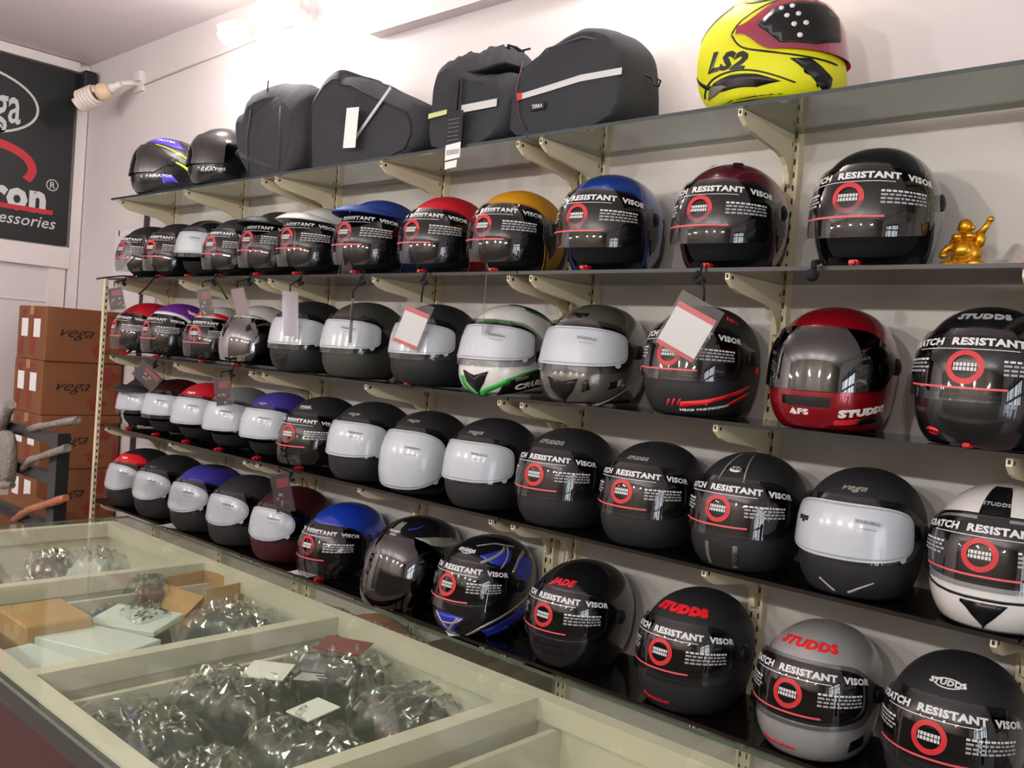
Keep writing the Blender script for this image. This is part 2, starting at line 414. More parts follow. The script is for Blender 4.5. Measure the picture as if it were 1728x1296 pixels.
def el_bottom(az, P, zb):
    lo, hi = R(-85), R(-5)
    for _ in range(26):
        m = (lo+hi)/2
        if HS(az, m, 0, P).z < zb: lo = m
        else: hi = m
    return (lo+hi)/2
def sst(a, b, x):
    t = min(1, max(0, (x-a)/(b-a))); return t*t*(3-2*t)
SHAPE = {'full': {}, 'open': {}, 'race': dict(chin=.034, bf=.154, bb=.158)}
STY = { 'race': dict(A=60, ec=8, Hu=18, Hd=18, open=False, zf=.002, zs_=.004, zb=.010),   # eye port: half azimuth, centre elevation, up, down; bottom heights front/side/back
 'full': dict(A=62, ec=5, Hu=21, Hd=19, open=False, zf=.002, zs_=.0, zb=.004),
 'open': dict(A=70, ec=-12, Hu=38, Hd=0, open=True, zf=.0, zs_=.006, zb=.004),
}
def az_cols(A):
    s = set(range(-180, 181, 6))
    for k in (-A-10, -A-7, -A-4.5, -A-2.5, -A-1, -A, -A+.6, -A+1.5, -A+3, -A+5, -A+8): s.add(k); s.add(-k)
    return sorted(s)
def port(style, a):
    st = STY[style]; A = st['A']
    if abs(a) >= A: return st['ec'], st['ec']
    k = (1-(abs(a)/A)**4.5)**(1/4.5)
    return st['ec']+st['Hu']*k, st['ec']-st['Hd']*k
def zbot(style, a):
    st = STY[style]; t = abs(a)/180
    return st['zf']*(1-t)+st['zb']*t+ (st['zs_']*math.sin(math.pi*t))
def shell_bm(style, off=0, mi_fn=None, inset=0):
    st = STY[style]; bm = bmesh.new(); cols = az_cols(st['A'])
    def grid(lo, hi, n, pole):
        prev = None
        for a in cols:
            col = []
            l, h = lo(a), hi(a)
            for j in range(n+1):
                e = l+(h-l)*j/n
                if pole and j == n: e = 89.5
                col.append(bm.verts.new(HS(R(a), R(e), off)))
            if prev:
                for j in range(n):
                    f = bm.faces.new((prev[j], col[j], col[j+1], prev[j+1]))
                    if mi_fn: f.material_index = mi_fn((a), l+(h-l)*(j+.5)/n)
            prev = col
    if st['open']:
        def lo(a):
            eb = math.degrees(el_bottom(R(a), CX, zbot(style, a))); A = st['A']
            if abs(a) < A: return port(style, a)[0]
            return st['ec']+(eb-st['ec'])*sst(0, 1, (abs(a)-A)/12) if abs(a) < A+12 else eb
        grid(lo, lambda a: 90, 20, True)
    else:
        grid(lambda a: port(style, a)[0], lambda a: 90, 14, True)
        grid(lambda a: math.degrees(el_bottom(R(a), CX, zbot(style, a))), lambda a: port(style, a)[1], 10, False)
    bmesh.ops.remove_doubles(bm, verts=bm.verts, dist=.00012)
    for f in bm.faces: f.smooth = True
    return bm
def rim_pts(style, off):
    st = STY[style]; A = st['A']; n = 60; pts = []
    if st['open']:
        for i in range(n+1):
            a = -A-11+(2*A+22)*i/n
            eb = math.degrees(el_bottom(R(a), CX, zbot(style, a)))
            if abs(a) < A: e = port(style, a)[0]
            else: e = st['ec']+(eb-st['ec'])*sst(0, 1, (abs(a)-A)/12)
            pts.append(HS(R(a), R(e), off))
        return pts, False
    for i in range(n): a = -A+2*A*(.5-.5*math.cos(math.pi*i/n)); pts.append(HS(R(a), R(port(style, a)[0]), off))
    for i in range(n): a = A-2*A*(.5-.5*math.cos(math.pi*i/n)); pts.append(HS(R(a), R(port(style, a)[1]), off))
    return pts, True
def gridpatch(bm, A0, A1, lo, hi, off, n=10, na=40, mi=0):
    prev = None
    for i in range(na+1):
        a = A0+(A1-A0)*(.5-.5*math.cos(math.pi*i/na)); l, h = lo(a), hi(a); col = []
        for j in range(n+1):
            e = l+(h-l)*j/n; o = off(a, e) if callable(off) else off
            col.append(bm.verts.new(HS(R(a), R(e), o)))
        if prev:
            for j in range(n):
                f = bm.faces.new((prev[j], col[j], col[j+1], prev[j+1])); f.material_index = mi; f.smooth = True
        prev = col
def patch(bm, poly, off, mi=0, step=7):
    """flat outline in (azimuth, elevation) degrees laid on the shell"""
    t = bmesh.new(); vs = [t.verts.new((x, y, 0)) for x, y in poly]
    f0 = t.faces.new(vs)
    xs = [p[0] for p in poly]; ys = [p[1] for p in poly]
    for ax, lo, hi in ((0, min(xs), max(xs)), (1, min(ys), max(ys))):
        k = math.ceil(lo/step)*step
        while k < hi:
            co = [0, 0, 0]; no = [0, 0, 0]; co[ax] = k; no[ax] = 1
            bmesh.ops.bisect_plane(t, geom=t.verts[:]+t.edges[:]+t.faces[:], plane_co=co, plane_no=no); k += step
    bmesh.ops.triangulate(t, faces=t.faces[:])
    mp = {v: bm.verts.new(HG(v.co.x, v.co.y, off)) for v in t.verts}
    for f in t.faces:
        try:
            g = bm.faces.new([mp[v] for v in f.verts]); g.material_index = mi; g.smooth = True
            if f.normal.z < 0: g.normal_flip()
        except ValueError: pass
    t.free()
def ribbon(bm, pts, w, off, mi=0):
    """stroke through (az, el) points, widths in degrees"""
    P = []
    n = len(pts)
    for i in range(n-1):
        p0, p1, p2, p3 = pts[max(i-1, 0)], pts[i], pts[i+1], pts[min(i+2, n-1)]
        for k in range(6):
            t = k/6
            P.append(tuple(.5*((2*p1[c])+(-p0[c]+p2[c])*t+(2*p0[c]-5*p1[c]+4*p2[c]-p3[c])*t*t+(-p0[c]+3*p1[c]-3*p2[c]+p3[c])*t**3) for c in (0, 1)))
    P.append(pts[-1]); m = len(P); prev = None
    for i, p in enumerate(P):
        a = P[max(i-1, 0)]; b = P[min(i+1, m-1)]; dx, dy = b[0]-a[0], b[1]-a[1]; L = math.hypot(dx, dy) or 1
        u = i/(m-1); ww = (w[0]+(w[1]-w[0])*u) if isinstance(w, tuple) and len(w) == 2 else (w[1] if .15 < u < .85 else (w[0]+w[1])/2) if isinstance(w, tuple) else w
        A = bm.verts.new(HG(p[0]-dy/L*ww/2, p[1]+dx/L*ww/2, off)); B = bm.verts.new(HG(p[0]+dy/L*ww/2, p[1]-dx/L*ww/2, off))
        if prev: f = bm.faces.new((prev[1], B, A, prev[0])); f.material_index = mi; f.smooth = True
        prev = (A, B)
def htext(bm, s, az, el, size, off, mi=0, rot=0, flip=False, **k):
    """text on the shell around (az, el); size in metres"""
    vs, fs = text_polys(s, size, **k); r = rad(R(az), R(el), CX); c, sn = math.cos(R(rot)), math.sin(R(rot))
    V = []
    for x, y in vs:
        x, y = x*c-y*sn, x*sn+y*c
        e = el+math.degrees(y/r); a = az+math.degrees(x/(r*max(.3, math.cos(R(el)))))
        V.append(bm.verts.new(HG(a, e, off)))
    for q in fs:
        try: bm.faces.new([V[i] for i in q]).material_index = mi
        except ValueError: pass
VOFF = .0075
def voff(a, e, bulge=0):
    return VOFF+bulge*max(0, math.cos(R(a)))*max(0, min(1, (25-e)/30))
VKIND = {  # visor outline: half azimuth, top, bottom at the centre, side taper elevation
 'std': dict(A=86, t=30, b=-16.5, side=(0, 14), bul=.003),
 'omid': dict(A=86, t=26.5, b=-25, side=(-2, 12), bul=.008),
 'slim': dict(A=84, t=30, b=-12, side=(5, 13), bul=.003),
 'tall': dict(A=86, t=32, b=-34, side=(-6, 10), bul=.010),
 'bubble': dict(A=84, t=27, b=-31, side=(-4, 14), bul=.020),
}
def vis_lo(k, a):
    v = VKIND[k]; t = abs(a)/v['A']; s = sst(.60, .96, t)
    return v['b']*(1-s)+v['side'][0]*s
def vis_hi(k, a):
    v = VKIND[k]; t = abs(a)/v['A']; s = sst(.5, .96, t)
    return v['t']*(1-s)+v['side'][1]*s
CACHE = {}
def cached(key, fn):
    if key not in CACHE: CACHE[key] = fn()
    return CACHE[key]
def visor_mesh(k, m, style):
    def f():
        bm = bmesh.new(); v = VKIND[k]
        gridpatch(bm, -v['A'], v['A'], lambda a: vis_lo(k, a), lambda a: vis_hi(k, a), lambda a, e: voff(a, e, v['bul']), 12, 48)
        return mesh('visor', bm, [m])
    return cached(('visor', k, m.name, style), f)
def sticker_mesh(k, style):
    def f():
        bm = bmesh.new(); b = VKIND[k]['bul']; dz = 2.5 if style != 'open' else -1.5
        def o(a, e): return voff(a, e, b)+.0012
        # headline curved over the visor
        vs, fs = text_polys('SCRATCH  RESISTANT  VISOR', 1, bold=.05, sx=1.0)
        x0 = min(v[0] for v in vs); x1 = max(v[0] for v in vs); sc = 122/(x1-x0)
        V = [bm.verts.new(HD(x*sc, 17+dz+y*sc*.78-abs(x*sc/61)**2*1.5, o(x*sc, 17))) for x, y in vs]
        for q in fs:
            try: bm.faces.new([V[i] for i in q]).material_index = 0
            except ValueError: pass
        def strip(a0, a1, e0, e1, mi, tilt=0):
            n = max(2, int((a1-a0)/5)); prev = None
            for i in range(n+1):
                a = a0+(a1-a0)*i/n; t = tilt*i/n
                A = bm.verts.new(HD(a, e0+t, o(a, e0))); B = bm.verts.new(HD(a, e1+t, o(a, e1)))
                if prev: bm.faces.new((prev[0], A, B, prev[1])).material_index = mi
                prev = (A, B)
        strip(-42, 26, 11.9+dz, 12.4+dz, 0)
        # ring with small logo
        n = 32; prev = None
        for i in range(n+1):
            t = 2*math.pi*i/n; ks = []
            for rr in (10.5, 7.2): ks.append(bm.verts.new(HD(-4+rr*math.cos(t)*1.02, 1+dz+rr*math.sin(t)*.98, o(0, 2))))
            if prev: bm.faces.new((prev[1], ks[1], ks[0], prev[0])).material_index = 1
            prev = ks
        for (e0, e1) in ((1.3, 3.4), (-1.4, .7)): strip(-10.5, 2.5, e0+dz, e1+dz, 0)
        for q in range(6): strip(-9.6+q*2.1, -9.1+q*2.1, 1.2+dz, 3.5+dz, 2); strip(-9.6+q*2.1, -9.1+q*2.1, -1.5+dz, .8+dz, 2)
        strip(-44, 20, -12+dz, -10.8+dz, 3)
        random.seed(3)
        for a0, a1 in ((17, 52), (-56, -27)):
            for j in range(4):
                x = a0
                while x < a1-2:
                    L = random.uniform(1.6, 4.5); strip(x, min(a1, x+L), 4.5-j*2.6+dz, 5.9-j*2.6+dz, 4 if j else 0); x += L+.9
        return mesh('visor_sticker', bm, [WPRINT, RPRINT, RUBBER, PPRINT, GPRINT])
    return cached(('st', k, style), f)
def film_mesh(kind, k, style):
    def f():
        bm = bmesh.new(); b = VKIND[k]['bul']
        A, t, l, p = {'std': (60, 22, -11, 5), 'tall': (58, 26, -33, 3.2), 'mid': (58, 24, -15, 4.5), 'oval': (46, 24, -15, 2.4)}[kind]
        c = (t+l)/2
        def lim(a, A, t, l):
            x = (1-(abs(a)/A)**p)**(1/p) if abs(a) < A else 0; skew = -.05*a if kind == 'tall' else 0
            return c+(l-c)*x+(5*sst(10, -A, a) if kind == 'oval' else 0)*x, c+(t-c)*x
        gridpatch(bm, -A, A, lambda a: lim(a, A, t, l)[0], lambda a: lim(a, A, t, l)[1], lambda a, e: voff(a, e, b)+.0015, 8, 40, 0)
        # edge line
        n = 60; prev = None
        ring = [(-A*.97+2*A*.97*(.5-.5*math.cos(math.pi*i/30))) for i in range(31)]
        loop = [(a, lim(a, A*.97, t-1.4, l+1.4)[1]) for a in ring]+[(a, lim(a, A*.97, t-1.4, l+1.4)[0]) for a in ring[::-1]]
        m = len(loop)
        for i in range(m+1):
            a, e = loop[i % m]; s = 1-.9/ max(20, math.hypot(a, e-c)); a2, e2 = a*s, c+(e-c)*(s-.02)
            v1 = bm.verts.new(HD(a, e, voff(a, e, b)+.0022)); v2 = bm.verts.new(HD(a2, e2, voff(a, e, b)+.0022))
            if prev: bm.faces.new((prev[0], prev[1], v2, v1)).material_index = 1
            prev = (v1, v2)
        # tear-off tab
        aa = A*.8; ee = lim(aa, A, t, l)[0]
        gridpatch(bm, aa-3, aa+3, lambda a: ee-3.2+abs(a-aa)*.5, lambda a: ee+1.5, lambda a, e: voff(a, e, b)+.0016, 2, 6, 0)
        htext(bm, 'WARNING', 18, c+(t-c)*.35, .009, voff(18, 0, b)+.0024, 2, rot=-4, bold=.02)
        htext(bm, 'remove this film', 18, c+(t-c)*.12, .005, voff(18, 0, b)+.0024, 2, rot=-4)
        return mesh('protective_film', bm, [FILM, FILMLINE, WARN])
    return cached(('film', kind, k, style), f)
def paint(name, col, gloss=True, metal=0):
    return mat(name, col, .25 if gloss else .55, metal=metal, coat=.8 if gloss else .05, coat_rough=.04 if gloss else .3, bump=0 if gloss else .03, bscale=400, spec=.5 if gloss else .35)
C = dict(
 black=paint('matt_black_shell', '252527', False), gblack=paint('gloss_black_shell', '151518'), char=paint('charcoal_shell', '2c2b2c', False),
 red=paint('red_shell', 'c01e2c', False), gred=paint('candy_red_shell', '8c0b18', True, .35), maroon=paint('maroon_shell', '5e1226', True, .3),
 dmar=paint('dark_maroon_shell', '3c1014', False), blue=paint('royal_blue_shell', '1c3f94', True, .25), navy=paint('flat_blue_shell', '273f86', False),
 purple=paint('violet_shell', '6a2a8c', False), indigo=paint('indigo_shell', '3d3688', False), white=paint('white_shell', 'd6d4d0', True), silver=paint('silver_shell', 'a2a19f', True, .25),
 grey=paint('grey_silver_shell', '858b8c', False, .3), yellow=paint('amber_yellow_shell', 'c38a14', False), neon=paint('acid_yellow_shell', 'd3d416', False),
 olive=paint('dark_olive_shell', '3a3b35', False), gun=paint('gunmetal_shell', '5e5a53', True, .35), bblue=paint('bright_blue_shell', '1a3aa8', True, .1))
BLUEP = mat('blue_print', '2f36a8', .35); SILVP = mat('silver_print', 'a9a79c', .35, metal=.4); GREENP = mat('green_print', '2fae3c', .4); DGREEN = mat('dark_green_print', '1f5a35', .4)
BLACKP = mat('black_print', '101012', .35); REDP = mat('bright_red_print', 'e0202a', .4); WHP = mat('white_decal', 'dcdcd8', .4); YPR = mat('acid_green_print', 'b9d23a', .4)
GREYP = mat('grey_decal', '6c6862', .4); PURP = mat('purple_print', '4a35b4', .4); MAGV = sheet('magenta_visor', 'a3284e', .04, 1.4, .06, 'c0305c', .45)

def smesh(style, m, split=None):
    def f():
        bm = shell_bm(style, 0, (lambda a, e: 1 if e < split else 0) if split is not None else None)
        return mesh('shell', bm, [m]+([C['black']] if split is not None else []))
    return cached(('shell', style, m.name, split), f)
def lmesh(style):
    def f():
        bm = shell_bm(style, -.0085)
        for ff in bm.faces: ff.normal_flip()
        t = len(bm.verts)
        return mesh('lining', bm, [LINER])
    return cached(('lin', style), f)
def neck_mesh(style):
    def f():
        bm = bmesh.new(); pts = []
        for a in range(-180, 180, 8):
            if STY[style]['open'] and abs(a) < STY[style]['A']+12: continue
            e = el_bottom(R(a), CX, .012); p = HS(R(a), e, -.012); pts.append(p)
        tube(bm, pts, .0115, 8, closed=not STY[style]['open'])
        return mesh('neck_roll', bm, [LINER])
    return cached(('neck', style), f)
def rim_mesh(style):
    def f():
        bm = bmesh.new(); p, cl = rim_pts(style, .0006); tube(bm, p, .0032, 6, closed=cl); return mesh('edge_trim', bm, [RUBBER])
    return cached(('rim', style), f)
def cheek_mesh():
    """padding inside an open-face helmet: cheek pads joined by a low chin curtain"""
    def f():
        bm = bmesh.new()
        gridpatch(bm, -82, 82, lambda a: -52+4*math.cos(R(a)), lambda a: -26+22*sst(28, 78, abs(a)), -.030, 8, 36)
        return mesh('cheek_padding', bm, [LINER])
    return cached('cheek', f)
STYLE = ['full']
def pivot_mesh(s):
    def f():
        bm = bmesh.new()
        p = HD(s*83, 4, VOFF); n = (HD(s*83, 4, .02)-HD(s*83, 4, 0)).normalized()
        q = n.to_track_quat('Z', 'Y').to_matrix().to_4x4(); q.translation = p
        lathe(bm, [(.017, -.008), (.017, .001), (.0145, .003), (.006, .003), (.005, .0045), (.001, .0045)], 20, mtx=q)
        return mesh('visor_pivot', bm, [RUBBER])
    return cached(('piv', s, STYLE[0]), f)
def strap_mesh(red):
    def f():
        bm = bmesh.new()
        for s in (-1, 1):
            a = HD(s*78, -38, -.014); m = Vector((s*.045, -.075, .012)); e = Vector((s*.006, -.105, .0035))
            pts = [a, (a+m)/2+Vector((0, -.004, -.008)), m, e]; prev = None
            for p in pts:
                A = bm.verts.new(p+Vector((0, .008, 0))); B = bm.verts.new(p+Vector((0, -.008, .002)))
                if prev: bm.faces.new((prev[0], prev[1], B, A))
                prev = (A, B)
        return mesh('chin_strap', bm, [STRAP])
    return cached(('strap', STYLE[0]), f)
def buckle_mesh():
    def f():
        bm = bmesh.new(); box(bm, (-.012, -.128, .0005), (.006, -.104, .011)); box(bm, (-.009, -.140, .002), (.003, -.128, .009))
        bmesh.ops.bevel(bm, geom=bm.edges[:], offset=.0015, segments=2, affect='EDGES'); return mesh('buckle', bm, [RED])
    return cached('buckle', f)
def vent_mesh(kind):
    def f():
        bm = bmesh.new()
        if kind == 'chin':
            gridpatch(bm, -16, 16, lambda a: -27, lambda a: -21, .0025, 2, 10)
            for j in range(3): gridpatch(bm, -13, 13, lambda a: -26.4+j*1.7, lambda a: -25.6+j*1.7, .0042, 1, 8)
        if kind == 'chinV':
            patch(bm, [(-13, -24), (0, -28), (13, -24), (9, -36), (0, -50), (-9, -36)], .002)
        if kind == 'top':
            for s in (-1, 1):
                gridpatch(bm, s*24-9, s*24+9, lambda a: 50, lambda a: 62, .004, 4, 8)
        return mesh('vent', bm, [RUBBER])
    return cached(('vent', kind, STYLE[0]), f)
def peak_mesh(m):
    def f():
        bm = bmesh.new(); prev = None; n = 24
        for i in range(n+1):
            a = -68+136*i/n; k = math.cos(R(a*90/68)); col = []
            for j in range(9):
                t = j/8
                root = HD(a, 27+8*k, .004)
                tip = root+Vector((root.x*.10, -.088*k-.006, -.026*k))
                p = root.lerp(tip, t)+Vector((0, 0, .012*math.sin(math.pi*t)*k)); col.append(bm.verts.new(p))
            if prev:
                for j in range(8): ff = bm.faces.new((prev[j], prev[j+1], col[j+1], col[j])); ff.smooth = True
            prev = col
        bmesh.ops.recalc_face_normals(bm, faces=bm.faces)
        return mesh('peak', bm, [m])
    return cached(('peak', m.name), f)
def solid(o, t, off=-1):
    md = o.modifiers.new('s', 'SOLIDIFY'); md.thickness = t; md.offset = off; md.use_rim = True; return o
def helmet(shelf, x, col, style, visor, deco, label, turn=None, y=-.172, sc=1.0, film=None, sticker=False, peak=None, split=None, strap=None, vents=(), decals=None, vmat=None, pivots=True, z=None, tilt=0, loc=None, group=None):
    if turn is None:
        ray = math.degrees(math.atan2(-x, 2.1226+y)); turn = 5+max(0, ray-24)*.22
    CX.update(CX0); CX.update(SHAPE[style]); STYLE[0] = style
    if strap is None: strap = style == 'open'
    h = empty('motorcycle_helmet', (x, y, (ST[shelf] if z is None else z)), R(turn), label=label, cat='helmet', group=group)
    if tilt: h.rotation_euler[0] = R(tilt)
    h.scale = (sc, sc, sc)
    m = C[col]
    if decals:
        bm = shell_bm(style, 0); sm = mesh('shell', bm, [])
        bm = bmesh.new(); bm.from_mesh(sm); ms = decals(bm, [m]); sm = mesh('shell', bm, ms)
    else: sm = smesh(style, m, split)
    solid(obj('shell', sm, None, h), .006)
    obj('lining', lmesh(style), None, h)
    obj('neck_roll', neck_mesh(style), None, h)
    obj('edge_trim', rim_mesh(style), None, h)
    if visor:
        v = obj('visor', visor_mesh(visor, vmat or CLEARV, style), None, h)
        if sticker: obj('visor_sticker', sticker_mesh(visor, style), None, v)
        if film: obj('protective_film', film_mesh(film, visor, style), None, v)
        if pivots:
            for s in (-1, 1): obj('visor_pivot', pivot_mesh(s), None, h)
    if style == 'open': obj('cheek_padding', cheek_mesh(), None, h)
    for v in vents: obj({'top': 'top_vent'}.get(v, 'chin_vent'), vent_mesh(v), None, h)
    if peak: solid(obj('peak', peak_mesh(C[peak]), None, h), .003)
    if strap:
        s = obj('chin_strap', strap_mesh(1), None, h); obj('buckle', buckle_mesh(), None, s, label='red buckle')
    return h

# decal sets ---------------------------------------------------------------
def D(*parts):
    """build a decal function from small recipes"""
    def f(bm, ms):
        def mi(m):
            if m not in ms: ms.append(m)
            return ms.index(m)
        for p in parts: p(bm, mi)
        return ms
    return f
def T(s, az, el, size, m, rot=0, bold=.02, shear=0, sx=1, off=.0014): return lambda bm, mi: htext(bm, s, az, el, size, off, mi(m), rot, bold=bold, shear=shear, sx=sx)
def Pt(poly, m, off=.0010): return lambda bm, mi: patch(bm, poly, off, mi(m))
def Rb(pts, w, m, off=.0013): return lambda bm, mi: ribbon(bm, pts, w, off, mi(m))
def El(az, el, rx, ry, m, off=.0010, n=24): return Pt([(az+rx*math.cos(2*math.pi*i/n), el+ry*math.sin(2*math.pi*i/n)) for i in range(n)], m, off)
def mirror(f):  # same stroke on both sides
    pts, w, m, *o = f
    return [Rb(pts, w, m, *o), Rb([(-a, e) for a, e in pts], w, m, *o)]
sw = lambda s=.02, m=SILVP, el=38: T('vega', 2, el, s, m, bold=.01, shear=.5, sx=1.25)
slogo = lambda m=SILVP, el=40, s=.02: T('STUDDS', 0, el, s, m, bold=.05, shear=.25)
side_black = [Pt([(68, 14), (84, 17), (98, 6), (102, -14), (96, -34), (86, -44), (76, -20)], BLACKP), Pt([(-68, 14), (-76, -20), (-86, -44), (-96, -34), (-102, -14), (-98, 6), (-84, 17)], BLACKP)]
def jag(*p): return p

H = helmet
# top glass shelf
H(0, -3.96, 'gblack', 'full', 'std', 0, 'black and purple helmet with lime stripes, farthest left on the top glass shelf', turn=-20, sc=1.05, vmat=SMOKEV, strap=False, decals=D(
  Pt([(-40, 44), (60, 40), (110, 34), (100, 60), (0, 72)], PURP), Pt([(64, -22), (86, -24), (100, -40), (70, -42)], PURP, .001),
  Rb([(46, 36), (75, 32), (105, 20), (125, 4)], (1, 4.5), YPR, .002), Rb([(78, 8), (100, 2), (122, -10), (135, -24)], (2, 8), YPR, .002), Pt([(60, 30), (90, 24), (118, 8), (130, -8), (100, 6), (78, 14)], GREYP, .0014),
  T('KRATOS', 66, -26, .022, WHP, bold=.01), T('KRATOS', 62, 52, .02, WHP, bold=.01)))
H(0, -3.47, 'gblack', 'full', 'std', 0, 'plain black helmet with smoked visor half hidden behind the left saddlebag on the top shelf', turn=-4, vmat=SMOKEV, strap=False, decals=D(
  T('KRATOS', 42, -30, .024, WHP, bold=.01), T('KRATOS', -42, -30, .024, WHP, bold=.01)))
H(0, -1.06, 'neon', 'race', 'slim', 0, 'acid yellow helmet with magenta visor and black lettering on the top glass shelf', turn=80, sc=1.10, pivots=False, vmat=MAGV, strap=False, decals=D(
  Pt([(-178, 20), (-150, 28), (-128, 18), (-112, -4), (-140, -2), (-165, 0)], BLACKP) if 0 else Rb([(-168, 12), (-150, 18), (-130, 30), (-112, 46)], (2, 7), GREYP),
  Pt([(-62, 8), (-50, 20), (-34, 24), (-8, 24), (4, 16), (2, -2), (-20, -8), (-44, -8)], BLACKP, .0125), Rb([(-92, 8), (-80, 22), (-50, 33), (-10, 35), (20, 34)], 1.6, BLACKP), Rb([(-92, 8), (-76, -8), (-40, -16), (0, -18)], 1.6, BLACKP),
  *[El(a, e, 1.9, 1.7, WHP, .0136, 12) for a, e in ((-44, 19), (-36, 20), (-40, 12), (-32, 13), (-35, 5), (-27, 6), (-31, -3))],
  T('LS2', -97, -19, .058, BLACKP, rot=-12, bold=.05, shear=.2, sx=1.15),
  Rb([(-150, -14), (-140, -26), (-130, -36), (-118, -44)], (2, 6), BLACKP), Rb([(-142, -44), (-120, -34), (-90, -32), (-60, -34), (-30, -40)], (3, 1.2), BLACKP), Pt([(-135, -48), (-116, -38), (-90, -36), (-60, -37), (-40, -41), (-60, -50), (-100, -52)], BLACKP, .0012),
  Pt([(-36, -20), (-22, -18), (-4, -30), (-2, -44), (-14, -38), (-26, -28)], BLACKP, .0014), Pt([(10, 46), (-20, 44), (-60, 50), (-80, 62), (-20, 66), (10, 60)], BLACKP, .0012), Rb([(-90, 46), (-70, 40), (-40, 38)], (1, 6), BLACKP),
  Pt([(-136, -50), (-122, -40), (-104, -44), (-96, -48), (-118, -52)], GREYP, .0020)))
# second shelf: open face helmets
st2 = dict(sticker=True)
H(1, -4.06, 'black', 'open', 'bubble', 0, 'matt black open-face helmet at the left end of the second shelf', turn=10, sc=.97, **st2)
H(1, -3.80, 'black', 'open', 'bubble', 0, 'matt black open-face helmet with printed visor, second from left on the second shelf', turn=16, sc=.97, **st2)
H(1, -3.545, 'gblack', 'open', 'std', 0, 'black open-face helmet with white visor film on the second shelf', turn=14, sc=.98, film='std', decals=D(T('vega', 50, 34, .02, WHP, shear=.4)))
H(1, -3.305, 'char', 'open', 'bubble', 0, 'charcoal open-face helmet right of the white-filmed one on the second shelf', turn=14, sc=.95, **st2)
H(1, -3.02, 'char', 'open', 'bubble', 0, 'charcoal open-face helmet with raised black peak left of the white peaked one', turn=12, sc=1.0, peak='black', **st2)
H(1, -2.76, 'white', 'open', 'bubble', 0, 'white open-face helmet with long white peak on the second shelf', turn=10, sc=1.0, peak='white', decals=D(*side_black), **st2)
H(1, -2.425, 'navy', 'open', 'bubble', 0, 'blue open-face helmet with blue peak on the second shelf', turn=9, sc=1.02, peak='navy', **st2)
H(1, -2.10, 'red', 'open', 'bubble', 0, 'bright red open-face helmet without peak on the second shelf', turn=8, sc=.98, decals=D(*side_black), **st2)
H(1, -1.80, 'yellow', 'open', 'bubble', 0, 'amber yellow open-face helmet on the second shelf', turn=7, sc=.97, decals=D(*side_black), **st2)
H(1, -1.47, 'blue', 'open', 'omid', 0, 'glossy blue open-face helmet with black sides on the second shelf', sc=1.04, decals=D(*side_black, Pt([(118, 10), (150, 14), (165, -10), (150, -34), (122, -30)], BLACKP), T('STUDDS', 138, -4, .018, WHP)), **st2)
H(1, -1.115, 'maroon', 'open', 'omid', 0, 'glossy maroon open-face helmet on the second shelf', sc=1.02, decals=D(*side_black, Pt([(120, 10), (150, 14), (165, -10), (150, -34), (124, -30)], BLACKP)), vents=('top',), **st2)
H(1, -.77, 'gblack', 'open', 'omid', 0, 'glossy black open-face helmet beside the gold figurine', sc=1.03, decals=D(T('(ISI', 122, -2, .018, WHP)), **st2)
# middle shelf
H(2, -4.06, 'red', 'open', 'bubble', 0, 'red open-face helmet with clear visor and pale lower rim, leftmost on the middle shelf', turn=0, sc=.95, decals=D(Rb([(74, 10), (86, -10), (96, -34)], (8, 14), WHP)), **st2)
H(2, -3.77, 'purple', 'open', 'bubble', 0, 'purple open-face helmet with white face rim on the middle shelf', turn=7, sc=.95, decals=D(Rb([(-66, 26), (-30, 31), (0, 32), (40, 31), (66, 24), (82, 2), (92, -30)], (5, 9), WHP), Rb([(92, 2), (104, -16), (108, -40)], (16, 22), WHP), Pt([(70, 50), (90, 44), (104, 34), (88, 36), (72, 40)], WHP)), **st2)
H(2, -3.44, 'white', 'open', 'bubble', 0, 'small white open-face helmet with red brow band on the middle shelf', turn=26, sc=.92, decals=D(Rb([(-66, 26), (-30, 34), (0, 36), (30, 34), (66, 26)], 9, REDP)), **st2)
H(2, -3.13, 'white', 'open', 'bubble', 0, 'plain white open-face helmet with dark mirror visor on the middle shelf', turn=14, sc=.95, vmat=MIRROR, decals=D(Rb([(-70, 20), (-30, 31), (0, 33), (40, 31), (74, 18)], 1.2, BLACKP)))
H(2, -2.79, 'black', 'full', 'std', 0, 'black full-face helmet with white visor film behind a clear hanging sleeve on the middle shelf', turn=12, sc=1.03, film='std', vents=('chinV',))
H(2, -2.475, 'olive', 'full', 'std', 0, 'dark olive full-face helmet with white visor film on the middle shelf', turn=10, sc=1.03, film='std')
H(2, -2.12, 'black', 'full', 'std', 0, 'matt black full-face helmet partly behind the tilted white price card on the middle shelf', turn=9, sc=1.02, film='std', strap=True)
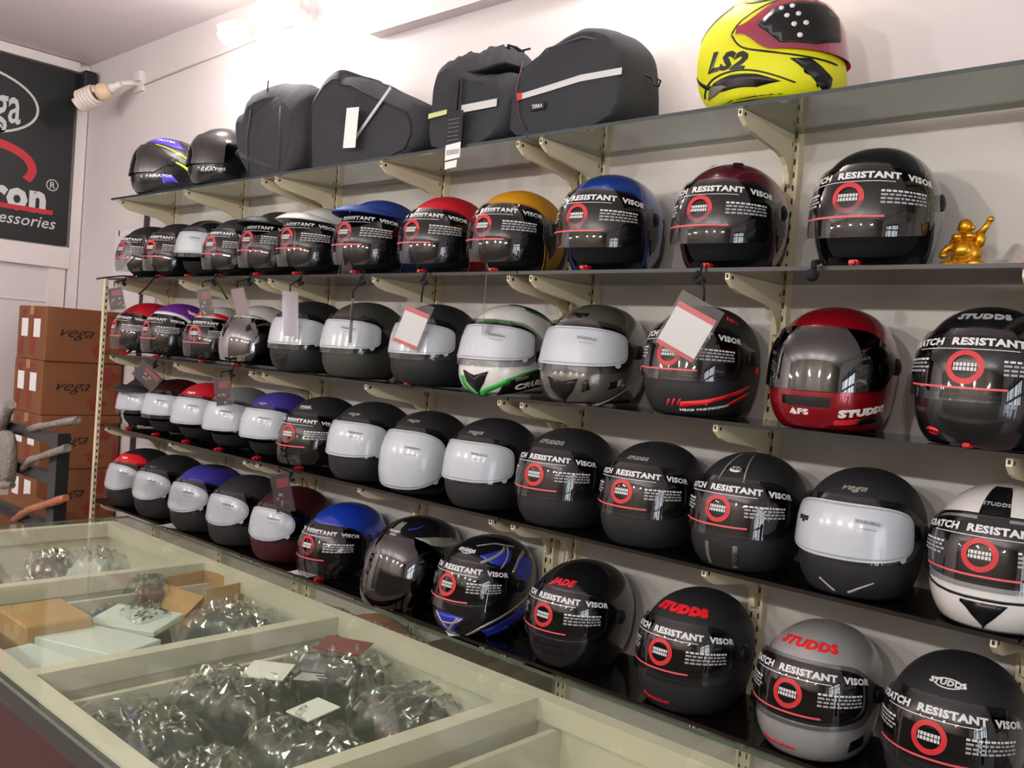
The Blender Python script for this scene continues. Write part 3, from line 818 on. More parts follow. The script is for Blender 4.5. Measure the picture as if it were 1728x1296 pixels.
H(2, -1.80, 'white', 'race', 'std', 0, 'white, green and black full-face helmet on the middle shelf', turn=8, sc=1.03, film='std', strap=True, decals=D(
  Pt([(-14, -23), (0, -28), (14, -23), (10, -36), (0, -52), (-10, -36)], BLACKP, .0016),
  Rb([(-16, -30), (-12, -44), (0, -57), (10, -47), (24, -39), (34, -34)], (6, 6), GREENP, .0014), Rb([(30, -34), (50, -28), (84, -23)], (3, 2), GREENP, .0016),
  Pt([(30, -36), (52, -30), (90, -22), (120, -14), (128, -30), (118, -52), (60, -54), (20, -55)], BLACKP), Rb([(40, -35), (46, -35), (56, -34)], 5, GREYP, .0018),
  T('CRUISE', 66, -46, .030, WHP, bold=.03, shear=.1, off=.0022), T('vega', 112, -6, .05, BLACKP, rot=-20, bold=.03), Pt([(66, -2), (76, 2), (74, -12), (66, -14)], BLACKP, .0016),
  Rb([(60, 62), (100, 52), (130, 36), (140, 22)], (10, 6), DGREEN, .0014), Rb([(10, 70), (60, 72), (110, 56), (140, 34)], (6, 9), BLACKP), Rb([(-60, 22), (-30, 28), (0, 29), (40, 27), (66, 18)], 3, GREENP)))
H(2, -1.49, 'gun', 'race', 'std', 0, 'gunmetal full-face helmet with white visor film and yellow side button on the middle shelf', turn=9, sc=1.05, film='std', strap=True, decals=D(
  Pt([(-14, -23), (0, -27), (14, -23), (10, -36), (0, -50), (-10, -36)], BLACKP, .0016), Pt([(18, -26), (22, -24), (24, -34), (17, -37)], BLACKP, .0016),
  Pt([(40, -29), (50, -28), (50, -36), (40, -37)], BLACKP), Pt([(51, -28), (60, -27), (60, -35), (51, -36)], GREYP), Rb([(30, -58), (60, -46), (80, -38)], 1.2, SILVP),
  El(100, -14, 6, 5.5, mat('yellow_button', 'a8924a', .4), .004), El(99, -12, 1, 1, BLACKP, .005, 10), El(101, -16, 1, 1, BLACKP, .005, 10), T('vega', 0, 40, .026, BLACKP, shear=.4)))
H(2, -1.165, 'black', 'full', 'std', 0, 'black full-face helmet with red slashes behind the large white price card', turn=6, sc=1.05, sticker=True, decals=D(
  Pt([(8, -40), (40, -36), (75, -30), (90, -27), (88, -30), (70, -36), (30, -42), (6, -47)], REDP), Pt([(46, -48), (60, -43), (80, -38), (92, -36), (80, -43), (60, -48)], REDP),
  *[Pt([(-6+i*5, -46+i*.8), (-3+i*5, -38+i*.8), (-1.4+i*5, -38+i*.8), (-4.4+i*5, -46+i*.8)], REDP) for i in range(3)],
  *[Pt([(52+i*5, 44-i), (55+i*5, 50-i), (58+i*5, 50-i), (55+i*5, 44-i)], REDP) for i in range(4)], T('HEAD PROTECTION', 30, -49, .010, WHP, rot=3), El(104, -8, 4, 4, REDP, .004)))
H(2, -.835, 'gred', 'full', 'std', 0, 'candy red full-face helmet with dark smoked visor on the middle shelf', sc=1.06, vmat=SMOKEV, decals=D(
  Pt([(-20, -24), (14, -24), (14, -32), (-20, -32)], BLACKP), T('AFS', -6, -38, .022, WHP, bold=.03), T('STUDDS', 46, -39, .026, WHP, bold=.06), *[Rb([(20, -46-2*i), (30, -46-2*i), (40, -46-2*i)], .7, REDP) for i in range(3)],
  Pt([(36, -46), (62, -44), (62, -53), (40, -53)], BLACKP)), vents=('chin',))
H(2, -.525, 'gblack', 'full', 'std', 0, 'glossy black full-face helmet with red ring print, rightmost on the middle shelf', sc=1.08, strap=True, sticker=True, decals=D(T('STUDDS', 0, 46, .022, GPRINT, bold=.04), El(-26, -46, 6, 3.5, REDP), T('STUDDS', -26, -46, .008, BLACKP, off=.002)))
# fourth shelf
H(3, -4.02, 'char', 'open', 'std', 0, 'black helmet with long grey peak and white film, leftmost on the fourth shelf', turn=16, sc=.93, film='std', peak='char')
H(3, -3.76, 'dmar', 'open', 'std', 0, 'dark maroon open-face helmet with white film on the fourth shelf', turn=18, sc=.96, film='std', vents=('top',))
H(3, -3.495, 'red', 'open', 'std', 0, 'red open-face helmet with white film on the fourth shelf', turn=18, sc=.97, film='mid', decals=D(sw(.018, WHP, 36)))
H(3, -3.23, 'grey', 'open', 'std', 0, 'silver grey open-face helmet with white film on the fourth shelf', turn=16, sc=.98, film='mid')
H(3, -2.96, 'indigo', 'open', 'std', 0, 'indigo open-face helmet with bluish film on the fourth shelf', turn=16, sc=.98, film='mid', decals=D(sw(.016, GPRINT, 36)))
H(3, -2.68, 'black', 'open', 'bubble', 0, 'black open-face helmet with clear bubble visor between the indigo and the filmed black ones', turn=13, sc=1.0, decals=D(Pt([(-14, 40), (10, 44), (16, 36), (-10, 34)], GREYP), T('STUDDS', 0, 39, .012, WHP)), **st2)
H(3, -2.405, 'black', 'full', 'std', 0, 'matt black helmet with script logo and low white film, left of the tall-filmed one', turn=11, sc=1.02, film='mid', decals=D(sw()))
H(3, -2.125, 'black', 'full', 'tall', 0, 'matt black helmet with the tallest white visor film on the fourth shelf', turn=11, sc=1.0, film='tall', decals=D(sw(.02, SILVP, 44)))
H(3, -1.84, 'black', 'full', 'std', 0, 'matt black helmet with script logo and square white film, right of the tall-filmed one', turn=9, sc=1.02, film='mid', decals=D(sw(.022)))
H(3, -1.555, 'black', 'full', 'std', 0, 'matt black helmet with small silver logo and printed visor, right of the square-filmed one', sc=1.02, sticker=True, decals=D(slogo(SILVP, 40, .018)))
H(3, -1.275, 'black', 'full', 'std', 0, 'matt black full-face helmet with small grey logo left of the striped black helmet', sc=1.0, sticker=True, decals=D(slogo(SILVP, 38, .014)))
H(3, -1.01, 'black', 'full', 'std', 0, 'matt black full-face helmet with centre stripe and oval white badge on the fourth shelf', sc=1.02, sticker=True, decals=D(
  Rb([(-13, 26), (-13, 40), (-15, 58), (-20, 72)], .8, GPRINT), Rb([(13, 26), (13, 40), (15, 58), (20, 72)], 1.6, SILVP), El(0, 41, 8, 3.4, WHP), T('STUDDS', 0, 41, .011, BLACKP, bold=.04, off=.002),
  Rb([(-12, -26), (-12, -40), (-12, -52)], 3, GREYP), Rb([(12, -26), (12, -40), (12, -52)], 4, GREYP), T('VENDER', 12, -40, .013, BLACKP, rot=-90, off=.002)))
H(3, -.745, 'black', 'full', 'std', 0, 'matt black full-face helmet with wide white film left of the white helmet', sc=1.02, film='mid', decals=D(sw(.022, SILVP, 40), T('vega', -34, 8, .018, INK, shear=.4, off=.0118), Rb([(-14, -38), (-8, -44), (-3, -50)], (1, 2), GPRINT), Rb([(26, -36), (16, -42), (8, -49)], (1, 2.6), GPRINT)))
H(3, -.475, 'white', 'full', 'std', 0, 'white full-face helmet with black centre stripe and black triangle on the chin', sc=1.04, sticker=True, decals=D(
  Pt([(-11, 24), (11, 24), (13, 50), (17, 70), (-17, 70), (-13, 50)], BLACKP), Pt([(-14, -29), (14, -29), (0, -52)], BLACKP), T('STUDDS', 0, 42, .012, GPRINT, off=.002),
  Rb([(-78, 0), (-60, -23), (0, -26), (60, -23), (78, 0)], 2.2, BLACKP), Rb([(-78, 10), (-58, 28), (0, 31), (58, 28), (78, 10)], 2.2, BLACKP)))
# lowest shelf
H(4, -4.04, 'black', 'full', 'std', 0, 'black helmet with red brow and oval white film, leftmost on the lowest shelf', turn=12, sc=1.02, film='oval', decals=D(Pt([(-50, 26), (0, 29), (55, 26), (60, 40), (40, 52), (-40, 52)], REDP), T('vega', 4, 40, .018, WHP, shear=.4)))
H(4, -3.76, 'black', 'full', 'std', 0, 'all black helmet with oval white film, second from the left on the lowest shelf', turn=14, sc=1.04, film='oval', decals=D(sw(.016, GREYP, 36)))
H(4, -3.44, 'black', 'full', 'std', 0, 'helmet with indigo crown, black chin and oval white film on the lowest shelf', turn=12, sc=1.04, film='oval', decals=D(Pt([(-70, 26), (0, 30), (70, 26), (110, 10), (150, 6), (150, 60), (0, 76), (-100, 60)], mat('indigo_print', '37318a', .5)), Pt([(80, -10), (104, -8), (108, -44), (84, -46)], mat('indigo_print', '37318a', .5))))
H(4, -3.14, 'char', 'full', 'std', 0, 'charcoal helmet with oval white film on the lowest shelf', turn=12, sc=1.03, film='oval', split=None)
H(4, -2.835, 'dmar', 'full', 'std', 0, 'dark maroon helmet with oval white film on the lowest shelf', turn=12, sc=1.03, film='oval')
H(4, -2.51, 'bblue', 'open', 'bubble', 0, 'bright blue open-face helmet with clear printed visor on the lowest shelf', turn=9, sc=1.0, decals=D(*side_black), **st2)
H(4, -2.145, 'gblack', 'race', 'tall', 0, 'glossy black helmet with silver and maroon swirls and tinted visor on the lowest shelf', turn=8, sc=1.06, vmat=SMOKEV, decals=D(
  Pt([(-7, 42), (7, 42), (8, 60), (-8, 60)], SILVP), Pt([(-6, 34), (6, 34), (6, 38), (-6, 38)], SILVP), El(0, 40, 8, 3, GREYP, .0016), T('STUDDS', 0, 40, .010, WHP, off=.0026),
  Rb([(20, 46), (34, 50), (50, 58)], 1.4, BLUEP), Pt([(34, 36), (70, 40), (110, 36), (130, 22), (100, 24), (60, 28)], SILVP), Rb([(24, -32), (60, -24), (100, -14), (130, 0)], (1.5, 3), SILVP), Rb([(28, -60), (34, -48), (50, -38), (80, -30), (110, -22)], (6, 3), SILVP), Rb([(34, -60), (42, -48), (58, -41), (90, -34)], 1.4, REDP),
  T('STUDDS', 66, -46, .018, GREYP, rot=8), Rb([(-16, -36), (-16, -50), (-15, -58)], .9, WHP), Rb([(13, -36), (13, -50), (12, -58)], 1.2, WHP)))
H(4, -1.83, 'gblack', 'race', 'std', 0, 'black helmet with blue and silver flame stripes on the lowest shelf', turn=6, sc=1.05, sticker=True, decals=D(
  El(0, 42, 11, 4, WHP), El(0, 42, 10, 3.3, BLACKP, .0016), T('STUDDS', 0, 42, .014, WHP, off=.0026, bold=.04), Pt([(22, 38), (52, 50), (86, 52), (70, 36), (48, 28)], BLUEP), Pt([(76, 30), (104, 40), (130, 30), (110, 10), (92, 4)], BLUEP),
  Rb([(26, 30), (48, 42), (70, 56)], (3, 5), SILVP), Rb([(52, 26), (66, 40), (78, 56)], (2, 4), SILVP), Rb([(72, 22), (92, 38), (120, 44)], (3, 5), SILVP), Rb([(10, 52), (50, 62), (100, 56)], (1, 3), SILVP),
  Pt([(-16, -25), (0, -22), (18, -25), (8, -40), (0, -55), (-8, -42)], BLUEP), Rb([(-14, -24), (-2, -40), (6, -52)], (2, 2), SILVP, .002), Rb([(12, -26), (4, -38), (-4, -48)], (3, 2), SILVP, .002), Rb([(-6, -34), (8, -32), (16, -26)], (2, 2), SILVP, .002),
  Rb([(18, -50), (40, -36), (80, -26), (120, -6)], (3, 6), SILVP), Pt([(34, -44), (80, -36), (120, -22), (124, -44), (70, -56), (40, -56)], BLUEP)))
H(4, -1.475, 'gblack', 'full', 'std', 0, 'glossy black helmet with small red word above its printed visor on the lowest shelf', turn=4, sc=1.04, sticker=True, decals=D(T('JADE', 4, 37, .026, REDP, shear=.4, bold=.04)), vents=('chin',))
H(4, -1.12, 'black', 'full', 'std', 0, 'matt black helmet with bold red block logo left of the silver helmet', turn=4, sc=1.05, sticker=True, decals=D(T('STUDDS', 0, 43, .030, REDP, bold=.09, shear=.1), T('Premium', -10, -42, .018, REDP, shear=.4)))
H(4, -.81, 'silver', 'full', 'std', 0, 'silver helmet with red block logo on the lowest shelf', turn=4, sc=1.04, sticker=True, decals=D(T('STUDDS', 0, 44, .030, REDP, bold=.05, shear=.1), T('Premium', -12, -42, .018, REDP, shear=.4), Pt([(46, -34), (64, -33), (64, -46), (46, -47)], BLACKP)))
H(4, -.53, 'black', 'full', 'std', 0, 'matt black helmet with oval outline logo, rightmost on the lowest shelf', turn=4, sc=1.06, sticker=True, decals=D(Rb([(-15, 42), (-8, 45.5), (0, 46.5), (8, 45.5), (15, 42), (8, 39), (0, 38), (-8, 39), (-15, 42)], .7, WHP), T('STUDDS', 0, 42.3, .016, WHP, bold=.03)))

def crumple(w, d, h, seed, nx=22, ny=16, amp=.25, edge=.004, ex=3.2, pw=.6):
    rnd = random.Random(seed); bm = bmesh.new(); ph = [(rnd.uniform(2, 9), rnd.uniform(2, 9), rnd.uniform(0, 6)) for _ in range(7)]
    def hh(u, v):
        e = max(0, (1-abs(2*u-1)**ex))*max(0, (1-abs(2*v-1)**ex)); s = 0
        for a, b, c in ph: s += abs(math.sin(a*u*3+b*v*2+c))
        return edge+h*(e**pw)*(1-amp+amp*(1.6*s/len(ph)))
    top = [[bm.verts.new(((u-.5)*w*(1+.05*math.sin(7*v+seed)), (v-.5)*d*(1+.05*math.sin(9*u+seed)), hh(u, v))) for v in [j/ny for j in range(ny+1)]] for u in [i/nx for i in range(nx+1)]]
    bot = [[bm.verts.new((t.co.x, t.co.y, .0005)) for t in col] for col in top]
    for i in range(nx):
        for j in range(ny):
            bm.faces.new((top[i][j], top[i+1][j], top[i+1][j+1], top[i][j+1])); bm.faces.new((bot[i][j], bot[i][j+1], bot[i+1][j+1], bot[i+1][j]))
    for i in range(nx):
        bm.faces.new((top[i][0], bot[i][0], bot[i+1][0], top[i+1][0])); bm.faces.new((top[i][ny], top[i+1][ny], bot[i+1][ny], bot[i][ny]))
    for j in range(ny):
        bm.faces.new((top[0][j], top[0][j+1], bot[0][j+1], bot[0][j])); bm.faces.new((top[nx][j], bot[nx][j], bot[nx][j+1], top[nx][j+1]))
    for f in bm.faces: f.smooth = True
    return bm
# ------------------------------------------------------------------ soft bags on the top shelf
from mathutils import noise
def pillow(outline, y0, y1, puff=.82, rings=7, smooth_iter=2, rumple=0, seedv=0):
    pts = [Vector((x, 0, z)) for x, z in outline]
    for _ in range(smooth_iter):                         # Chaikin
        q = []
        for i in range(len(pts)):
            a, b = pts[i], pts[(i+1) % len(pts)]; q += [a*.75+b*.25, a*.25+b*.75]
        pts = q
    c = sum(pts, Vector())/len(pts); bm = bmesh.new(); R_ = []
    zmin = min(p.z for p in pts)
    for j in range(rings+1):
        t = -1+2*j/rings; y = (y0+y1)/2+(y1-y0)/2*math.copysign(abs(t)**.8, t)
        s = puff+(1-puff)*(1-abs(t)**3)**.6
        R_.append([bm.verts.new((c.x+(p.x-c.x)*s, y, zmin+(p.z-zmin)*s)) for p in pts])
    n = len(pts)
    for A, B in zip(R_, R_[1:]):
        for k in range(n): bm.faces.new((A[k], A[(k+1) % n], B[(k+1) % n], B[k]))
    bm.faces.new(R_[0][::-1]); bm.faces.new(R_[-1])
    if rumple:
        for v in bm.verts:
            if v.co.z > zmin+.004:
                q = v.co*9+Vector((seedv, 0, 0)); d = noise.noise_vector(q)*rumple+noise.noise_vector(q*2.7)*rumple*.45
                v.co += Vector((d.x, d.y*.8, d.z)); v.co.z = max(v.co.z, zmin)
    bmesh.ops.recalc_face_normals(bm, faces=bm.faces)
    for f in bm.faces: f.smooth = len(f.verts) < 5
    return bm
Z0 = ST[0]
def fit(L):
    m = min(z for x, z in L); return [(x, z-m+.0005) for x, z in L]
def yquad(bm, pts, y, th=.002, mi=0):
    prism(bm, pts, 1, y, y-th, mi)
o1 = fit([(-3.281, 2.12), (-3.343, 2.249), (-3.401, 2.319), (-3.424, 2.394), (-3.362, 2.406), (-3.332, 2.454), (-3.274, 2.477), (-3.1, 2.483), (-3.026, 2.464), (-2.96, 2.424), (-2.93, 2.36), (-2.90, 2.12)])
b1 = empty('saddlebag', (-3.02, -.16, Z0), label='rumpled black saddlebag with rounded top, leftmost bag on the top shelf', cat='bag')
def sh(L, bx): return [(x-bx, z) for x, z in L]
obj('body', pillow(sh(o1, -3.15), -.12, .12, .80, 14, 3, .016, 1), BAGC, b1)
for pp in ([(-.11, -.124, .26), (-.12, -.126, .15), (-.10, -.124, .02)], [(.09, -.124, .25), (.10, -.126, .15), (.11, -.124, .02)]): bm = bmesh.new(); tube(bm, pp, .003, 6); obj('seam', bm, PIPE, b1)
bm = bmesh.new(); yquad(bm, [(-.02, .31), (-.012, .31), (-.012, .36), (-.02, .36)], -.115); obj('pull_tab', bm, BAGD, b1)
o2 = fit([(-2.877, 2.13), (-2.901, 2.277), (-2.904, 2.365), (-2.89, 2.403), (-2.818, 2.46), (-2.759, 2.479), (-2.717, 2.474), (-2.707, 2.449), (-2.624, 2.435), (-2.521, 2.389), (-2.36, 2.328), (-2.262, 2.288), (-2.225, 2.246), (-2.22, 2.2), (-2.249, 2.15), (-2.34, 2.131), (-2.494, 2.13), (-2.762, 2.13)])
b2 = empty('saddlebag', (-2.455, -.16, Z0), label='black teardrop saddlebag with blank white tag and slanted silver stripe on the top shelf', cat='bag')
obj('body', pillow(sh(o2, -2.56), -.123, .12, .86, 12, 2, .006, 5), BAGC, b2); b2.scale = (.94, 1, 1)
bm = bmesh.new()
oo = [Vector((x+2.56, -.128, z)) for x, z in o2]; c = sum(oo, Vector())/len(oo)
zm = min(p.z for p in oo); tube(bm, [Vector((c.x+(p.x-c.x)*.84, -.1255, zm+(p.z-zm)*.84+.004)) for p in oo[:-1]], .0025, 6); obj('piping', bm, BAGD, b2)
bm = bmesh.new(); yquad(bm, [(-.02, .075), (-.008, .07), (.175, .215), (.168, .225)], -.131, .003); obj('reflective_stripe', bm, REFL, b2)
tg = empty('hang_tag', (-2.46, -.315, Z0), label='blank white rectangular tag hanging on the teardrop saddlebag', cat='tag')
bm = bmesh.new(); yquad(bm, [(-.03, .045), (.035, .04), (.04, .17), (-.024, .175)], .0, .0015); obj('card', bm, PAPER, tg)
bm = bmesh.new(); tube(bm, [(.008, -.0005, .17), (.004, .012, .2), (.006, .022, .23)], .001, 5); obj('cord', bm, STRAP, tg)
o3 = fit([(-2.164, 2.13), (-2.186, 2.178), (-2.195, 2.254), (-2.185, 2.346), (-2.176, 2.4), (-2.124, 2.423), (-2.061, 2.396), (-2.005, 2.355), (-1.905, 2.343), (-1.866, 2.339), (-1.85, 2.3), (-1.85, 2.13)])
b3 = empty('roll_top_bag', (-1.94, -.16, Z0), label='grey-black roll-top bag with rumpled collar and silver band on the top shelf', cat='bag')
obj('body', pillow(sh(o3, -2.0), -.122, .12, .84, 14, 3, .009, 9), BAGC, b3)
bm = bmesh.new(); yquad(bm, [(-.035, .1), (.115, .1), (.115, .122), (-.035, .122)], -.126, .002); obj('reflective_stripe', bm, REFL, b3)
bm = bmesh.new(); yquad(bm, [(-.17, .1), (-.09, .104), (-.09, .118), (-.17, .115)], -.1255, .0025); obj('reflective_stripe', bm, REFLY, b3, label='yellow reflective stripe')
bm = bmesh.new(); yquad(bm, [(-.075, 0.005), (-.045, .005), (-.045, .2), (-.075, .2)], -.127, .004); yquad(bm, [(-.035, .01), (-.028, .01), (-.028, .2), (-.035, .2)], -.128, .004); obj('strap', bm, BAGD, b3)
bm = crumple(.29, .20, .075, 31, 26, 14, amp=.7); o = obj('collar_fold', bm, BAGC, b3); o.location = (-.02, -.01, .225)
bm = bmesh.new(); pts = [(-.08+.17*t/10, -.02+.02*math.sin(t*2.1), .300+.010*math.sin(t*1.7)) for t in range(11)]; tube(bm, pts, .004, 6); tube(bm, [(.0, 0, .28), (.03, -.03, .31), (.075, 0, .30), (.11, .0, .30)], .003, 6); obj('drawcord', bm, STRAP, b3)
tg = empty('hang_tag', (-1.955, -.318, Z0), label='black tag with a white barcode label hanging from the roll-top bag', cat='tag')
bm = bmesh.new(); yquad(bm, [(-.038, .0), (.03, .0), (.03, .095), (-.038, .1)], 0, .0015); obj('card', bm, BAGD, tg)
bm = bmesh.new(); yquad(bm, [(-.032, -.045), (.03, -.04), (.03, .004), (-.032, .0)], -.002, .001); yquad(bm, [(-.03, -.07), (.018, -.067), (.02, -.046), (-.03, -.05)], -.002, .001)
for i in range(14): yquad(bm, [(-.025+i*.0038, -.03), (-.0235+i*.0038, -.03), (-.0235+i*.0038, -.015), (-.025+i*.0038, -.015)], -.0032, .0004, 1)
for i in range(6): yquad(bm, [(-.03, .012+i*.012), (.018, .012+i*.012), (.018, .014+i*.012), (-.03, .014+i*.012)], -.002, .0006, 1)
obj('barcode_label', bm, [PAPER, GREYP], tg)
o4 = fit([(-1.845, 2.15), (-1.85, 2.252), (-1.835, 2.335), (-1.797, 2.366), (-1.7, 2.4), (-1.597, 2.424), (-1.527, 2.428), (-1.467, 2.409), (-1.43, 2.377), (-1.409, 2.33), (-1.39, 2.15)])
b4 = empty('wedge_bag', (-1.575, -.15, Z0), label='tall black wedge-shaped pannier bag with silver stripe and red tab on the top shelf', cat='bag')
obj('body', pillow(sh(o4, -1.6), -.128, .06, .92, 12, 2, .005, 3), BAGC, b4)
b4.scale = (.88, 1, 1)
bm = bmesh.new(); yquad(bm, [(-.185, .108), (-.07, .116), (.05, .126), (.2, .124), (.2, .141), (.05, .143), (-.07, .133), (-.185, .124)], -.131, .002); obj('reflective_stripe', bm, REFL, b4)
bm = bmesh.new(); yquad(bm, [(-.2, .106), (-.18, .106), (-.18, .126), (-.2, .126)], -.132, .003); obj('red_tab', bm, RPRINT, b4)
bm = bmesh.new(); yquad(bm, [(-.14, .07), (-.08, .072), (-.08, .09), (-.14, .088)], -.132, .003); flat_text(bm, 'TERRA', .014, lambda x, y: (x-.11, -.1362, y+.080), 1, bold=.03); obj('badge', bm, [BAGD, WPRINT], b4)
bm = bmesh.new(); tube(bm, [(-.2, -.12, .22), (-.205, -.133, .14), (-.185, -.134, .06), (-.15, -.13, .02)], .0022, 5); obj('red_piping', bm, mat('dark_red_piping', '5a2a2c', .6), b4)
bm = bmesh.new(); tube(bm, [(-.22, -.09, .20), (-.1, -.125, .235), (.05, -.133, .24), (.16, -.12, .21)], .003, 6); obj('top_seam', bm, PIPE, b4)
bm = bmesh.new(); tube(bm, [(.20, -.03, .15), (.225, -.03, .14), (.235, -.03, .12), (.25, -.03, .115), (.255, -.03, .128), (.243, -.03, .135)], .003, 6); obj('zip_pull', bm, STRAP, b4)

# ------------------------------------------------------------------ gold figurine and small things by it
fg = empty('gold_figurine', (-.585, -.18, ST[1]), R(-15), label='small shiny gold laughing figurine with one raised hand on the second shelf', cat='figurine')
bm = bmesh.new(); bmesh.ops.create_uvsphere(bm, u_segments=24, v_segments=14, radius=1)
bmesh.ops.transform(bm, matrix=Matrix.Translation((0, 0, .036)) @ Matrix.Diagonal((.03, .026, .032, 1)), verts=bm.verts)
for (x, y, z, a, b, c) in ((0, -.012, .040, .022, .02, .02), (-.014, -.012, .068, .012, .012, .009), (.012, -.012, .068, .012, .012, .009), (-.03, -.01, .012, .016, .02, .0115), (.028, -.014, .012, .018, .018, .0115), (-.040, -.014, .032, .010, .008, .006), (.0, -.02, .008, .03, .014, .0075), (.026, 0, .062, .01, .01, .016), (-.028, 0, .055, .01, .01, .016)):
    v0 = set(bm.verts); bmesh.ops.create_uvsphere(bm, u_segments=16, v_segments=10, radius=1); bmesh.ops.transform(bm, matrix=Matrix.Translation((x, y, z)) @ Matrix.Diagonal((a, b, c, 1)), verts=[v for v in bm.verts if v not in v0])
tube(bm, [(.02, 0, .07), (.034, -.002, .082), (.043, -.002, .097)], .006, 8, rs=[.009, .006, .0055]); tube(bm, [(-.022, 0, .06), (-.036, -.01, .046), (-.044, -.018, .034)], .006, 8, rs=[.009, .007, .005])
v0 = set(bm.verts); bmesh.ops.create_uvsphere(bm, u_segments=10, v_segments=8, radius=.0065, matrix=Matrix.Translation((.045, -.002, .100)))
for f in bm.faces: f.smooth = True
obj('body', bm, GOLD, fg)
bm = bmesh.new(); bmesh.ops.create_uvsphere(bm, u_segments=20, v_segments=14, radius=1); bmesh.ops.transform(bm, matrix=Matrix.Translation((-.003, -.006, .089)) @ Matrix.Diagonal((.0145, .0145, .0155, 1)), verts=bm.verts)
for x in (-.018, .012):
    bmesh.ops.create_uvsphere(bm, u_segments=8, v_segments=6, radius=.0045, matrix=Matrix.Translation((x, -.004, .086)))
bmesh.ops.create_uvsphere(bm, u_segments=8, v_segments=6, radius=.003, matrix=Matrix.Translation((-.003, -.0205, .087)))
for f in bm.faces: f.smooth = True
obj('head', bm, GOLD, fg)
bm = bevelled((-.06, -.03, 0), (.06, .03, .022), .002); o = obj('small_box', bm, mat('dusty_pink_card', 'a98a80', .7), label='dusty pink little box at the right end of the second shelf', cat='box'); o.location = (-.43, -.17, ST[1])
bm = bevelled((-.035, -.02, 0), (.035, .02, .006), .0015); o = obj('paper_packet', bm, PAPER, label='flat white packet lying right of the gold figurine', cat='packet'); o.location = (-.50, -.24, ST[1]); 

# ------------------------------------------------------------------ hanging tags and loose papers on the shelves
def hang(x, zc, w, h, rot, turn, label, kind, ztop, strap_top=True):
    t = empty('hang_tag', (x, -.352, zc), 0, label=label, cat='tag')
    Mx = Matrix.Rotation(R(turn), 4, 'Z') @ Matrix.Rotation(R(rot), 4, 'Y')
    def fin(bm): bmesh.ops.transform(bm, matrix=Mx, verts=bm.verts); return bm
    bm = bmesh.new(); box(bm, (-w/2, -.002, -h/2), (w/2, .0, h/2)); obj('plastic_sleeve', fin(bm), PLASTICC, t)
    bm = bmesh.new()
    if kind == 'white':
        box(bm, (-w*.44, -.0012, -h*.42), (w*.44, -.0006, h*.30)); box(bm, (-w*.44, -.0016, h*.22), (w*.44, -.0012, h*.32), 1); box(bm, (-w*.44, -.0016, -h*.47), (w*.44, -.0012, -h*.40), 1)
        obj('price_card', fin(bm), [PAPER, PPRINT], t)
    elif kind == 'pic':
        box(bm, (-w*.44, -.0012, -h*.45), (w*.44, -.0006, h*.45)); box(bm, (-w*.2, -.0016, h*.12), (w*.38, -.0012, h*.34), 1)
        for i in range(9): 
            a = random.uniform(-.35, .3); b = random.uniform(-.4, .0); box(bm, (w*a, -.0017, h*b), (w*(a+.12), -.0012, h*(b+.07)), 2+i % 3)
        obj('picture_card', fin(bm), [mat('dark_photo_card', '2c1f28', .5), mat('photo_red', '8e2338', .5), GPRINT, mat('photo_orange', 'a1653c', .5), mat('photo_brown', '5a3b38', .5)], t)
    else:
        box(bm, (-w*.44, -.0012, -h*.45), (w*.44, -.0006, h*.45)); obj('pale_card', fin(bm), mat('pale_pink_card', 'a98f8f', .6), t)
    top = Mx @ Vector((0, 0, h/2)); bm = bmesh.new()
    tube(bm, [top, top+Vector((.002, -.003, .02)), Vector((0, .035, ztop-zc-.012)), Vector((0, .039, ztop-zc+.0085))], .003 if strap_top else .001, 6)
    if strap_top: tube(bm, [(-.004, .036, ztop-zc-.01), (-.016, .032, ztop-zc-.028), (.0, .03, ztop-zc-.036), (.014, .032, ztop-zc-.03)], .006, 6)
    obj('strap', bm, STRAP if strap_top else PLASTICC, t)
Z1, Z2, Z3, Z4 = ST[1:]
hang(-4.03, 1.645, .075, .105, -14, 40, 'dark picture card hanging at the left end below the second shelf', 'pic', Z1)
hang(-3.25, 1.637, .055, .115, -14, 48, 'dark picture card hanging above the purple helmet', 'pic', Z1)
hang(-3.00, 1.64, .050, .11, -16, 60, 'narrow reddish card in a sleeve hanging above the small white helmet', 'pale', Z1)
hang(-2.675, 1.60, .055, .16, -4, 64, 'pale card in a clear sleeve hanging in front of the filmed black helmet', 'pale', Z1)
hang(-2.335, 1.585, .045, .15, 0, 130, 'clear sleeve seen edge-on hanging over the dark olive helmet', 'pale', Z1)
hang(-2.04, 1.585, .085, .14, 18, 32, 'white price card with red borders tilted under the red helmet', 'white', Z1)
hang(-1.752, 1.65, .035, .17, -2, 132, 'thin clear strip hanging above the white and green helmet', 'pale', Z1, False)
hang(-1.105, 1.603, .108, .135, 26, 22, 'large tilted white price card with red borders below the maroon helmet', 'white', Z1)
hang(-3.69, 1.325, .12, .08, 38, 40, 'tilted dark red picture card over the dark maroon helmet', 'pic', Z2)
hang(-3.08, 1.305, .062, .11, -10, 45, 'dark picture card hanging above the silver grey helmet', 'pic', Z2)
hang(-2.65, .995, .066, .14, -14, 50, 'picture card hanging in front of the dark maroon helmet of the lowest shelf', 'pic', Z3)
bm = bmesh.new(); tube(bm, [(0, .02, .008), (0, -.003, .004), (.002, -.004, -.01)], .006, 6); bmesh.ops.create_icosphere(bm, subdivisions=2, radius=.014, matrix=Matrix.Translation((0, -.006, -.022)))
o = obj('strap_knot', bm, STRAP, label='black knotted strap end hanging under the glossy black helmet', cat='strap'); o.location = (-.835, -.322, Z1)
